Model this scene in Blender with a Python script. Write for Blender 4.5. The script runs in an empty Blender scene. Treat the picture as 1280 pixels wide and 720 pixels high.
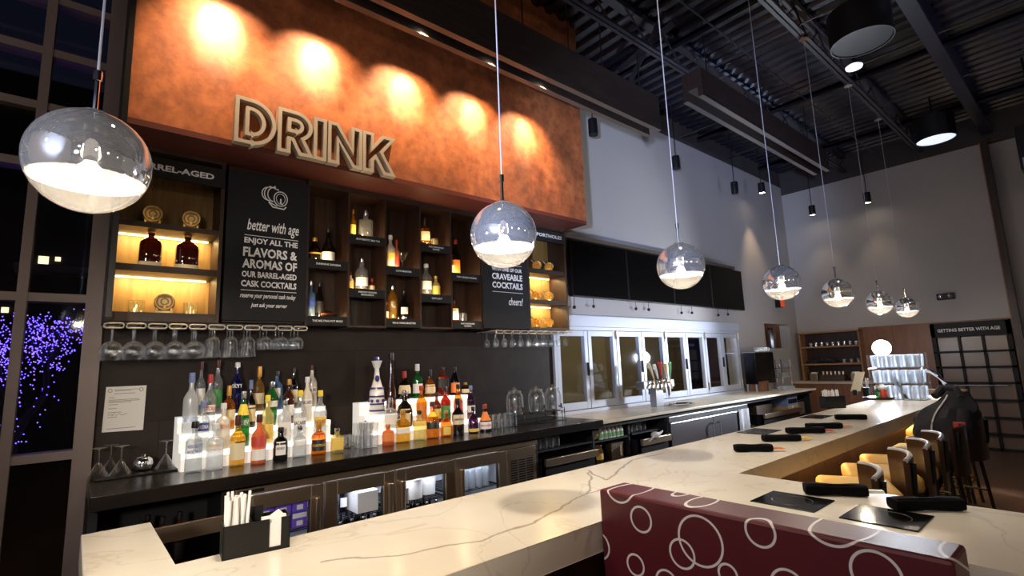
import bpy, bmesh, math, random
from mathutils import Vector, Matrix, noise
random.seed(7)
R = math.radians
PI = math.pi
scene = bpy.context.scene
C = scene.collection

# ------------------------------------------------------------------ camera
F_PX, PITCH, YAW, ROLL, EYE = 635.447, 0.149175, 0.708586, -0.037433, 1.67
_f = Vector((math.sin(YAW) * math.cos(PITCH), math.cos(YAW) * math.cos(PITCH), math.sin(PITCH)))
_r0 = Vector((math.cos(YAW), -math.sin(YAW), 0)); _u0 = _r0.cross(_f)
_r = math.cos(ROLL) * _r0 + math.sin(ROLL) * _u0
_u = -math.sin(ROLL) * _r0 + math.cos(ROLL) * _u0
cam_d = bpy.data.cameras.new('camera'); cam = bpy.data.objects.new('camera', cam_d); C.objects.link(cam)
cam_d.sensor_width = 36; cam_d.lens = 36 * F_PX / 1280; cam_d.clip_start = .02; cam_d.clip_end = 200
m = Matrix(((_r.x, _u.x, -_f.x, 0), (_r.y, _u.y, -_f.y, 0), (_r.z, _u.z, -_f.z, EYE), (0, 0, 0, 1)))
cam.matrix_world = m
scene.camera = cam

def at(x, y, X=None, Y=None, Z=None):
    """world point where the sight line through a measured photo pixel meets the plane X=, Y= or Z="""
    d = _r * ((x - 640) / F_PX) + _u * (-(y - 360) / F_PX) + _f
    t = X / d.x if X is not None else Y / d.y if Y is not None else (Z - EYE) / d.z
    p = d * t
    return Vector((p.x, p.y, p.z + EYE))

# ------------------------------------------------------------------ view, world, lights
vs = scene.view_settings
vs.view_transform = 'Standard'; vs.look = 'None'; vs.gamma = 1; vs.use_curve_mapping = False
vs.exposure = 0.30
cy = scene.cycles
cy.max_bounces = 8; cy.diffuse_bounces = 3; cy.glossy_bounces = 4; cy.transmission_bounces = 6
cy.transparent_max_bounces = 40; cy.caustics_reflective = False; cy.caustics_refractive = False
cy.sample_clamp_indirect = 3.0; cy.sample_clamp_direct = 0; cy.blur_glossy = 0.5
try: cy.use_denoising = True; cy.denoiser = 'OPENIMAGEDENOISE'
except Exception: pass
w = bpy.data.worlds.new('night'); scene.world = w; w.use_nodes = True
w.node_tree.nodes['Background'].inputs[0].default_value = (.012, .014, .03, 1)
w.node_tree.nodes['Background'].inputs[1].default_value = .25

WARM = (1, .62, .28); WARM2 = (1, .74, .45); NEUT = (1, .86, .68); COOL = (.62, .74, 1)
def lamp(name, kind, loc, power, color=(1, 1, 1), size=.05, target=None, spot=60, blend=.6, sx=None, sy=None, parent=None, spread=None):
    d = bpy.data.lights.new(name, kind); d.energy = power; d.color = color
    if kind in ('POINT', 'SPOT'): d.shadow_soft_size = size
    if kind == 'SPOT': d.spot_size = R(spot); d.spot_blend = blend
    if kind == 'AREA':
        d.shape = 'RECTANGLE'; d.size = sx or size; d.size_y = sy or size
        if spread: d.spread = R(spread)
    o = bpy.data.objects.new(name, d); C.objects.link(o); o.location = loc
    if target is not None:
        o.rotation_euler = (Vector(target) - Vector(loc)).to_track_quat('-Z', 'Y').to_euler()
    return o
# unseen ambient fill lamps added on the dining side, and the photographer's second light on the left
for _x, _y, _z, _e in ((-1.2, -1.6, 3.0, 24), (.6, -2.4, 3.0, 20), (2.4, -2.6, 3.0, 24), (5.0, -3.0, 3.0, 6), (8.0, -3.0, 3.0, 3), (-2.6, 1.2, 3.2, 34)):
    lamp('ambient_fill', 'POINT', (_x, _y, _z), _e, WARM2, .09)
lamp('left_strobe', 'SPOT', (-1.7, -.7, 1.5), 2100, (.50, .64, 1), size=.12, target=(6.7, 4.3, 3.9), spot=31, blend=.6)
lamp('fill_strobe', 'SPOT', (-1.2, -1.0, 2.2), 420, (1, .90, .78), size=.15, target=(1.8, 4.2, 1.35), spot=42, blend=.9)
for _x, _y, _e in ((1.0, 1.75, 330), (3.0, 1.5, 260), (6.85, 1.56, 260)):  # near ones are unseen additions brightening the bar; farthest sits at the ceiling disc
    lamp('bar_fill_spot', 'SPOT', (_x, _y, 4.98), _e, (1, .88, .72), .08, (_x, _y, 0), 46, .8)
lamp('side_strobe', 'SPOT', (-3.2, .6, 2.7), 420, COOL, size=.12, target=(.6, 1.85, 2.45), spot=34, blend=.8)
lamp('ceiling_strobe', 'SPOT', (-1.5, -1.2, 1.8), 1500, COOL, size=.15, target=(-5, -1.0, 3.6), spot=80, blend=.8)
lamp('deck_strobe', 'SPOT', (7.5, -2.5, 1.6), 300, (.50, .56, 1), size=.1, target=(8.0, 1.0, 5.6), spot=75, blend=.9)

# ------------------------------------------------------------------ materials
M = {}
def nt(name):
    mt = bpy.data.materials.new(name); mt.use_nodes = True
    t = mt.node_tree; b = t.nodes['Principled BSDF']
    M[name] = mt
    return mt, t, b
def pb(name, col, rough=.5, metal=0.0, emit=None, es=0.0, spec=.5, coat=0.0, aniso=None, bump=0, bscale=60, var=0, vscale=8, alpha=None):
    mt, t, b = nt(name)
    b.inputs['Base Color'].default_value = (*col, 1); b.inputs['Roughness'].default_value = rough
    b.inputs['Metallic'].default_value = metal; b.inputs['Specular IOR Level'].default_value = spec
    b.inputs['Coat Weight'].default_value = coat
    if emit: b.inputs['Emission Color'].default_value = (*emit, 1); b.inputs['Emission Strength'].default_value = es
    if bump or var:
        tc = t.nodes.new('ShaderNodeTexCoord')
        n = t.nodes.new('ShaderNodeTexNoise'); n.inputs['Scale'].default_value = bscale if bump else vscale; n.inputs['Detail'].default_value = 4
        t.links.new(tc.outputs['Object'], n.inputs['Vector'])
        if bump:
            bp = t.nodes.new('ShaderNodeBump'); bp.inputs['Strength'].default_value = bump; bp.inputs['Distance'].default_value = .01
            t.links.new(n.outputs['Fac'], bp.inputs['Height']); t.links.new(bp.outputs['Normal'], b.inputs['Normal'])
        if var:
            n2 = t.nodes.new('ShaderNodeTexNoise'); n2.inputs['Scale'].default_value = vscale; n2.inputs['Detail'].default_value = 5
            t.links.new(tc.outputs['Object'], n2.inputs['Vector'])
            mx = t.nodes.new('ShaderNodeMix'); mx.data_type = 'RGBA'
            mx.inputs[6].default_value = (*[c * (1 - var) for c in col], 1); mx.inputs[7].default_value = (*[min(1, c * (1 + var)) for c in col], 1)
            t.links.new(n2.outputs['Fac'], mx.inputs[0]); t.links.new(mx.outputs[2], b.inputs['Base Color'])
    return mt
def emis(name, col, s):
    mt, t, b = nt(name)
    b.inputs['Base Color'].default_value = (*[c * .8 for c in col], 1); b.inputs['Emission Color'].default_value = (*col, 1); b.inputs['Emission Strength'].default_value = s
    return mt
def glass(name, tint=(1, 1, 1), body=None, bodyf=0.0, edge=0.0, rough=.03, fr=1.45, boost=.04, white=(1, 1, 1)):
    """thin-walled glass: tinted see-through plus a fresnel sheen; body adds a scattering liquid, frosting or a whitish stand-in for highlights"""
    mt, t, b = nt(name); t.nodes.remove(b)
    out = t.nodes['Material Output']
    tr = t.nodes.new('ShaderNodeBsdfTransparent'); tr.inputs[0].default_value = (*tint, 1)
    gl = t.nodes.new('ShaderNodeBsdfGlossy'); gl.inputs['Roughness'].default_value = rough; gl.inputs[0].default_value = (*white, 1)
    fn = t.nodes.new('ShaderNodeLayerWeight'); fn.inputs['Blend'].default_value = .5
    pw = t.nodes.new('ShaderNodeMath'); pw.operation = 'POWER'; pw.inputs[1].default_value = 3.6; t.links.new(fn.outputs['Facing'], pw.inputs[0])
    ad = t.nodes.new('ShaderNodeMath'); ad.operation = 'MULTIPLY_ADD'; ad.inputs[1].default_value = .85; ad.inputs[2].default_value = .03 + boost; ad.use_clamp = True
    t.links.new(pw.outputs[0], ad.inputs[0])
    base = tr.outputs[0]
    if body:
        df = t.nodes.new('ShaderNodeBsdfDiffuse'); df.inputs[0].default_value = (*body, 1)
        tl = t.nodes.new('ShaderNodeBsdfTranslucent'); tl.inputs[0].default_value = (*body, 1)
        m2 = t.nodes.new('ShaderNodeMixShader'); m2.inputs[0].default_value = .5
        t.links.new(df.outputs[0], m2.inputs[1]); t.links.new(tl.outputs[0], m2.inputs[2])
        m3 = t.nodes.new('ShaderNodeMixShader'); m3.inputs[0].default_value = bodyf
        if edge:  # whitish scatter at grazing angles stands in for bright highlight streaks
            ef = t.nodes.new('ShaderNodeMath'); ef.operation = 'POWER'; ef.inputs[1].default_value = 2.6; lw = t.nodes.new('ShaderNodeLayerWeight'); lw.inputs['Blend'].default_value = .5; t.links.new(lw.outputs['Facing'], ef.inputs[0])
            ma = t.nodes.new('ShaderNodeMath'); ma.operation = 'MULTIPLY_ADD'; ma.inputs[1].default_value = edge; ma.inputs[2].default_value = bodyf; ma.use_clamp = True; t.links.new(ef.outputs[0], ma.inputs[0]); t.links.new(ma.outputs[0], m3.inputs[0])
        t.links.new(base, m3.inputs[1]); t.links.new(m2.outputs[0], m3.inputs[2]); base = m3.outputs[0]
    mx = t.nodes.new('ShaderNodeMixShader')
    t.links.new(ad.outputs[0], mx.inputs[0]); t.links.new(base, mx.inputs[1]); t.links.new(gl.outputs[0], mx.inputs[2])
    t.links.new(mx.outputs[0], out.inputs['Surface'])
    return mt
def wood(name, c1, c2, rough=.4, scale=(1, 12, 12), coat=0.0):
    mt, t, b = nt(name)
    tc = t.nodes.new('ShaderNodeTexCoord'); mp = t.nodes.new('ShaderNodeMapping'); mp.inputs['Scale'].default_value = scale
    n = t.nodes.new('ShaderNodeTexNoise'); n.inputs['Scale'].default_value = 2.5; n.inputs['Detail'].default_value = 8; n.inputs['Distortion'].default_value = .6
    mx = t.nodes.new('ShaderNodeMix'); mx.data_type = 'RGBA'; mx.inputs[6].default_value = (*c1, 1); mx.inputs[7].default_value = (*c2, 1)
    rp = t.nodes.new('ShaderNodeMapRange'); rp.inputs[1].default_value = .3; rp.inputs[2].default_value = .7
    t.links.new(tc.outputs['Object'], mp.inputs[0]); t.links.new(mp.outputs[0], n.inputs['Vector']); t.links.new(n.outputs['Fac'], rp.inputs[0])
    t.links.new(rp.outputs[0], mx.inputs[0]); t.links.new(mx.outputs[2], b.inputs['Base Color'])
    b.inputs['Roughness'].default_value = rough; b.inputs['Coat Weight'].default_value = coat
    return mt
wood('dark_wood_v', (.012, .005, .003), (.042, .017, .008), .45, (14, 14, 1.2))
wood('dark_wood_h', (.012, .005, .003), (.042, .018, .009), .45, (1.2, 14, 14))
wood('beam_wood', (.010, .006, .005), (.030, .016, .012), .5, (1.2, 14, 14))
wood('counter_black', (.005, .004, .0035), (.014, .009, .007), .26, (1, 8, 8))
wood('bar_front', (.022, .009, .004), (.055, .022, .010), .4, (8, 8, 1))
wood('panel_wood', (.16, .060, .028), (.23, .095, .045), .45, (6, 6, 1))
wood('stool_wood', (.040, .018, .008), (.080, .038, .017), .35, (8, 8, 1), .3)
wood('stool_dark', (.018, .010, .007), (.045, .024, .014), .35, (8, 8, 1), .3)
wood('oak_frame', (.26, .12, .05), (.36, .18, .08), .45, (2, 2, 8))
wood('floor_wood', (.05, .022, .010), (.10, .045, .020), .35, (1.5, 10, 10))
pb('black_board', (.008, .0075, .009), .6, spec=.25); pb('black_label', (.010, .009, .010), .55, spec=.25)
pb('white_paint', (.85, .84, .84), .5, emit=None)
pb('sign_white', (.80, .78, .76), .5)
pb('wall_grey', (.43, .40, .385), .8, spec=.2, var=.05, vscale=1.5)
pb('wall_dark', (.05, .04, .04), .8); pb('wall_pale', (.6, .6, .62), .8); pb('ceiling_deck', (.007, .006, .013), .25, spec=.9); pb('ceiling_steel', (.012, .011, .019), .28, spec=.9)
pb('black_metal', (.008, .008, .009), .4, spec=.35); pb('black_plastic', (.006, .0055, .0055), .35, spec=.3)
pb('chrome', (.85, .85, .87), .08, metal=1); pb('steel', (.46, .36, .26), .34, metal=1, var=.12, vscale=3); pb('steel_cool', (.50, .51, .55), .28, metal=1, var=.1, vscale=3)
pb('aluminium', (.50, .53, .62), .42, metal=.2); pb('mullion', (.20, .155, .14), .45, metal=.1)
pb('tv_black', (.003, .0025, .0025), .2, spec=.15); pb('trim_brown', (.10, .075, .055), .5)
pb('paper', (.80, .76, .70), .7); pb('napkin_black', (.004, .004, .0045), .9, spec=.08, bump=.3, bscale=300)
pb('gold', (.75, .52, .2), .3, metal=1); pb('wood_barrel', (.72, .50, .20), .5, var=.2, vscale=20); pb('brass_glow', (.8, .6, .25), .4)
pb('seat_tan', (.60, .36, .09), .55); pb('seat_dark', (.06, .035, .03), .35)
pb('jacket_navy', (.010, .010, .018), .8, bump=.4, bscale=40); pb('cap_black', (.012, .011, .011), .35); pb('cap_white', (.75, .75, .75), .4)
pb('cap_red', (.40, .03, .02), .4); pb('cap_gold', (.60, .32, .07), .35, metal=.6); pb('cap_yellow', (.85, .65, .05), .4); pb('cap_blue', (.16, .22, .42), .4); pb('cap_silver', (.7, .7, .72), .2, metal=1); pb('cap_brown', (.07, .015, .010), .4)
pb('lab_white', (.80, .78, .74), .5); pb('lab_cream', (.72, .60, .38), .5); pb('lab_black', (.012, .011, .011), .5); pb('lab_red', (.50, .05, .03), .5); pb('lab_orange', (.75, .22, .04), .5)
pb('lab_yellow', (.80, .55, .10), .5); pb('lab_green', (.06, .28, .08), .5); pb('lab_blue', (.05, .12, .45), .5); pb('ink_blue', (.03, .06, .30), .5); pb('ink_gold', (.70, .42, .05), .5); pb('ink_black', (.01, .01, .01), .5); pb('ink_red', (.5, .03, .02), .5)
pb('purple_carton', (.16, .08, .55), .5); pb('green_label', (.20, .45, .18), .5); pb('crate_blue', (.18, .24, .42), .5); pb('cardboard', (.42, .27, .14), .7)
pb('orange_card', (.85, .28, .06), .5); pb('red_card', (.65, .06, .03), .5); pb('yellow_card', (.85, .50, .05), .5); pb('red_plastic', (.60, .05, .03), .4)
pb('cooktop_glass', (.004, .004, .0045), .10, spec=.35); pb('cooktop_mark', (.10, .10, .105), .3)
pb('ceramic_white', (.80, .78, .76), .25, coat=.5); pb('ceramic_blue', (.03, .03, .20), .3, coat=.4)
pb('cloth_white', (.75, .73, .70), .8); pb('cloth_grey', (.42, .43, .46), .8, bump=.6, bscale=90)
pb('panel_pane', (.17, .11, .085), .3); pb('patio_brown', (.17, .14, .075), .8, var=.3, vscale=2); pb('asphalt', (.02, .02, .022), .9); pb('bark', (.03, .022, .02), .9)
pb('facade', (.022, .020, .024), .8); pb('plate_dark', (.05, .05, .055), .3, coat=.5)
emis('led_strip', (1, .70, .28), 9.0); emis('bulb_glow', (1, .86, .66), 28.0); emis('strobe_glow', (.86, .92, 1), 40.0); emis('riser_glow', (1, .95, .86), .36); emis('riser_edge', (1, .96, .88), 1.5)
emis('fridge_led', (.85, .90, 1), 5.0); emis('fairy_blue', (.13, .07, 1), 5.0); emis('window_lit', (1, .75, .45), 1.6); emis('lamp_lens', (.80, .86, 1), .85); emis('alarm_red', (1, .10, .03), .25); emis('pale_lens', (.9, .92, 1), .9)
glass('clear_glass'); glass('glassware', (.95, .96, .97), body=(.95, .96, .98), bodyf=.01, edge=.65, boost=.05, rough=.08); glass('window_glass', (.92, .93, .95), boost=.01); glass('globe_glass', (.96, .96, .95), boost=.03, body=(1, .95, .86), bodyf=.035)
glass('g_clear', (.84, .87, .89), body=(.80, .82, .84), bodyf=.20, edge=.5, boost=.08); glass('g_spark', (.93, .95, .97), body=(.85, .88, .92), bodyf=.30, boost=.12); glass('g_frost', (.9, .93, .95), body=(.85, .88, .92), bodyf=.55, rough=.2); glass('g_white', (.95, .95, .95), body=(.92, .86, .76), bodyf=.85, rough=.15)  # g_clear and g_spark: whitish body stands in for highlights on clear glass
glass('g_amber', (.90, .50, .12), body=(.60, .22, .03), bodyf=.22); glass('g_gold', (.95, .72, .25), body=(.75, .45, .07), bodyf=.22); glass('g_pale', (.98, .90, .55), body=(.85, .72, .35), bodyf=.35)
glass('g_brown', (.45, .17, .05), body=(.14, .04, .01), bodyf=.35); glass('g_dark', (.08, .05, .04), body=(.012, .008, .006), bodyf=.6); glass('g_green', (.15, .55, .2), body=(.03, .22, .06), bodyf=.5)
glass('g_yellow', (.9, .95, .1), body=(.70, .72, .02), bodyf=.75); glass('g_blue', (.05, .08, .5), body=(.01, .015, .14), bodyf=.5); glass('g_sapphire', (.55, .72, .95), body=(.25, .42, .70), bodyf=.45)
glass('g_pink', (.95, .45, .25), body=(.85, .25, .10), bodyf=.65); glass('g_red', (.7, .12, .04), body=(.45, .05, .02), bodyf=.4); glass('g_gin', (.03, .025, .025), body=(.006, .006, .006), bodyf=.7); glass('g_purple', (.3, .1, .3), body=(.06, .015, .06), bodyf=.5)

def mirror_mat():
    mt, t, b = nt('globe_mirror'); t.nodes.remove(b); out = t.nodes['Material Output']
    gl = t.nodes.new('ShaderNodeBsdfGlossy'); gl.inputs[0].default_value = (.80, .80, .83, 1); gl.inputs['Roughness'].default_value = .03
    tr = t.nodes.new('ShaderNodeBsdfTransparent'); tr.inputs[0].default_value = (.9, .9, .92, 1)
    df = t.nodes.new('ShaderNodeBsdfDiffuse'); df.inputs[0].default_value = (.62, .64, .70, 1); m0 = t.nodes.new('ShaderNodeMixShader'); m0.inputs[0].default_value = .12
    t.links.new(gl.outputs[0], m0.inputs[1]); t.links.new(df.outputs[0], m0.inputs[2])
    mx = t.nodes.new('ShaderNodeMixShader'); mx.inputs[0].default_value = .06
    t.links.new(m0.outputs[0], mx.inputs[1]); t.links.new(tr.outputs[0], mx.inputs[2]); t.links.new(mx.outputs[0], out.inputs[0])
mirror_mat()
def copper_mat():
    mt, t, b = nt('copper_rust')
    tc = t.nodes.new('ShaderNodeTexCoord')
    def ns(s, d, dist=0):
        n = t.nodes.new('ShaderNodeTexNoise'); n.inputs['Scale'].default_value = s; n.inputs['Detail'].default_value = d; n.inputs['Roughness'].default_value = .65; n.inputs['Distortion'].default_value = dist
        t.links.new(tc.outputs['Object'], n.inputs['Vector']); return n
    def ramp(src, stops):
        r = t.nodes.new('ShaderNodeValToRGB'); e = r.color_ramp.elements
        e[0].position, e[0].color = stops[0][0], (*stops[0][1], 1); e[1].position, e[1].color = stops[-1][0], (*stops[-1][1], 1)
        for p, c in stops[1:-1]:
            q = e.new(p); q.color = (*c, 1)
        t.links.new(src, r.inputs[0]); return r
    a = ramp(ns(1.7, 9, .4).outputs['Fac'], [(.30, (.20, .075, .035)), (.46, (.40, .115, .040)), (.62, (.58, .180, .060)), (.78, (.44, .125, .042))])
    f = ramp(ns(9, 8).outputs['Fac'], [(.36, (.45, .42, .40)), (.60, (1, 1, 1))])
    p = ramp(ns(1.1, 6, .3).outputs['Fac'], [(.54, (0, 0, 0)), (.72, (1, 1, 1))])
    m1 = t.nodes.new('ShaderNodeMix'); m1.data_type = 'RGBA'; m1.blend_type = 'MULTIPLY'; m1.inputs[0].default_value = .75
    t.links.new(a.outputs[0], m1.inputs[6]); t.links.new(f.outputs[0], m1.inputs[7])
    m2 = t.nodes.new('ShaderNodeMix'); m2.data_type = 'RGBA'; m2.inputs[7].default_value = (.17, .09, .05, 1)
    sc = t.nodes.new('ShaderNodeMath'); sc.operation = 'MULTIPLY'; sc.inputs[1].default_value = .55; t.links.new(p.outputs[0], sc.inputs[0])
    t.links.new(sc.outputs[0], m2.inputs[0]); t.links.new(m1.outputs[2], m2.inputs[6]); t.links.new(m2.outputs[2], b.inputs['Base Color'])
    b.inputs['Roughness'].default_value = .55; b.inputs['Metallic'].default_value = .15
copper_mat()
def slate_mat():
    mt, t, b = nt('slate_tile')
    tc = t.nodes.new('ShaderNodeTexCoord'); mp = t.nodes.new('ShaderNodeMapping'); mp.inputs['Rotation'].default_value = (R(-90), 0, 0)
    br = t.nodes.new('ShaderNodeTexBrick'); br.offset = .5; br.inputs['Scale'].default_value = 1; br.inputs['Mortar Size'].default_value = .002
    br.inputs['Brick Width'].default_value = .92; br.inputs['Row Height'].default_value = .46; br.inputs['Bias'].default_value = 0
    br.inputs['Color1'].default_value = (.018, .0115, .009, 1); br.inputs['Color2'].default_value = (.026, .017, .0135, 1); br.inputs['Mortar'].default_value = (.007, .005, .005, 1)
    n = t.nodes.new('ShaderNodeTexNoise'); n.inputs['Scale'].default_value = 6; n.inputs['Detail'].default_value = 8
    mx = t.nodes.new('ShaderNodeMix'); mx.data_type = 'RGBA'; mx.blend_type = 'OVERLAY'; mx.inputs[0].default_value = .5
    t.links.new(tc.outputs['Object'], mp.inputs[0]); t.links.new(mp.outputs[0], br.inputs['Vector']); t.links.new(tc.outputs['Object'], n.inputs['Vector'])
    t.links.new(br.outputs[0], mx.inputs[6]); t.links.new(n.outputs['Fac'], mx.inputs[7]); t.links.new(mx.outputs[2], b.inputs['Base Color'])
    b.inputs['Roughness'].default_value = .5; b.inputs['Specular IOR Level'].default_value = .2
slate_mat()
def line_dist(t, src, pts, wobble):
    """smallest distance from the (wobbled) XY position to a polyline, as nodes"""
    best = None
    for (x0, y0), (x1, y1) in zip(pts, pts[1:]):
        dx, dy = x1 - x0, y1 - y0; L2 = dx * dx + dy * dy
        s = t.nodes.new('ShaderNodeVectorMath'); s.operation = 'SUBTRACT'; t.links.new(src, s.inputs[0]); s.inputs[1].default_value = (x0, y0, 0)
        d = t.nodes.new('ShaderNodeVectorMath'); d.operation = 'DOT_PRODUCT'; t.links.new(s.outputs[0], d.inputs[0]); d.inputs[1].default_value = (dx / L2, dy / L2, 0)
        c = t.nodes.new('ShaderNodeClamp'); t.links.new(d.outputs['Value'], c.inputs[0])
        v = t.nodes.new('ShaderNodeVectorMath'); v.operation = 'SCALE'; v.inputs[0].default_value = (dx, dy, 0); t.links.new(c.outputs[0], v.inputs['Scale'])
        e = t.nodes.new('ShaderNodeVectorMath'); e.operation = 'DISTANCE'; t.links.new(s.outputs[0], e.inputs[0]); t.links.new(v.outputs[0], e.inputs[1])
        if best is None: best = e.outputs['Value']
        else:
            mn = t.nodes.new('ShaderNodeMath'); mn.operation = 'MINIMUM'; t.links.new(best, mn.inputs[0]); t.links.new(e.outputs['Value'], mn.inputs[1]); best = mn.outputs[0]
    return best
def marble_mat():
    mt, t, b = nt('marble')
    tc = t.nodes.new('ShaderNodeTexCoord')
    n = t.nodes.new('ShaderNodeTexNoise'); n.inputs['Scale'].default_value = 7; n.inputs['Detail'].default_value = 6
    t.links.new(tc.outputs['Object'], n.inputs['Vector'])
    sb = t.nodes.new('ShaderNodeVectorMath'); sb.operation = 'SUBTRACT'; sb.inputs[1].default_value = (.5, .5, .5); t.links.new(n.outputs['Color'], sb.inputs[0])
    scl = t.nodes.new('ShaderNodeVectorMath'); scl.operation = 'SCALE'; scl.inputs['Scale'].default_value = .07; t.links.new(sb.outputs[0], scl.inputs[0])
    ad = t.nodes.new('ShaderNodeVectorMath'); ad.operation = 'ADD'; t.links.new(tc.outputs['Object'], ad.inputs[0]); t.links.new(scl.outputs[0], ad.inputs[1])
    fl = t.nodes.new('ShaderNodeVectorMath'); fl.operation = 'MULTIPLY'; fl.inputs[1].default_value = (1, 1, 0); t.links.new(ad.outputs[0], fl.inputs[0])
    px = lambda l: [tuple((at(x, y, Z=1.07) - Vector((4, 1.7, 0))).xy) for x, y in l]
    polys = [px([(400, 703), (500, 693), (600, 676), (668, 652), (733, 617), (750, 612)]), px([(733, 617), (740, 596), (734, 588)]), px([(734, 588), (757, 600), (790, 575), (830, 566)])]
    best = None
    for p in polys:
        d = line_dist(t, fl.outputs[0], p, 0)
        if best is None: best = d
        else:
            mn = t.nodes.new('ShaderNodeMath'); mn.operation = 'MINIMUM'; t.links.new(best, mn.inputs[0]); t.links.new(d, mn.inputs[1]); best = mn.outputs[0]
    mr = t.nodes.new('ShaderNodeMapRange'); mr.inputs[1].default_value = .001; mr.inputs[2].default_value = .010; mr.inputs[3].default_value = .8; mr.inputs[4].default_value = 0
    t.links.new(best, mr.inputs[0])
    # fine hairline veins elsewhere
    n2 = t.nodes.new('ShaderNodeTexNoise'); n2.inputs['Scale'].default_value = 1.6; n2.inputs['Detail'].default_value = 7; n2.inputs['Distortion'].default_value = 1.1
    t.links.new(tc.outputs['Object'], n2.inputs['Vector'])
    s2 = t.nodes.new('ShaderNodeMath'); s2.operation = 'SUBTRACT'; s2.inputs[1].default_value = .5; t.links.new(n2.outputs['Fac'], s2.inputs[0])
    a2 = t.nodes.new('ShaderNodeMath'); a2.operation = 'ABSOLUTE'; t.links.new(s2.outputs[0], a2.inputs[0])
    m2 = t.nodes.new('ShaderNodeMapRange'); m2.inputs[1].default_value = 0; m2.inputs[2].default_value = .012; m2.inputs[3].default_value = .22; m2.inputs[4].default_value = 0
    t.links.new(a2.outputs[0], m2.inputs[0])
    mxv = t.nodes.new('ShaderNodeMath'); mxv.operation = 'MAXIMUM'; t.links.new(mr.outputs[0], mxv.inputs[0]); t.links.new(m2.outputs[0], mxv.inputs[1])
    n3 = t.nodes.new('ShaderNodeTexNoise'); n3.inputs['Scale'].default_value = 1.3; n3.inputs['Detail'].default_value = 3; t.links.new(tc.outputs['Object'], n3.inputs['Vector'])
    mr3 = t.nodes.new('ShaderNodeMapRange'); mr3.inputs[1].default_value = .35; mr3.inputs[2].default_value = .65; t.links.new(n3.outputs['Fac'], mr3.inputs[0])
    base = t.nodes.new('ShaderNodeMix'); base.data_type = 'RGBA'; base.inputs[6].default_value = (.78, .69, .55, 1); base.inputs[7].default_value = (.90, .84, .72, 1); t.links.new(mr3.outputs[0], base.inputs[0])
    mx = t.nodes.new('ShaderNodeMix'); mx.data_type = 'RGBA'; mx.inputs[7].default_value = (.30, .22, .15, 1)
    t.links.new(mxv.outputs[0], mx.inputs[0]); t.links.new(base.outputs[2], mx.inputs[6]); t.links.new(mx.outputs[2], b.inputs['Base Color'])
    b.inputs['Roughness'].default_value = .22; b.inputs['Coat Weight'].default_value = .15; b.inputs['Coat Roughness'].default_value = .12
marble_mat()

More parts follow.
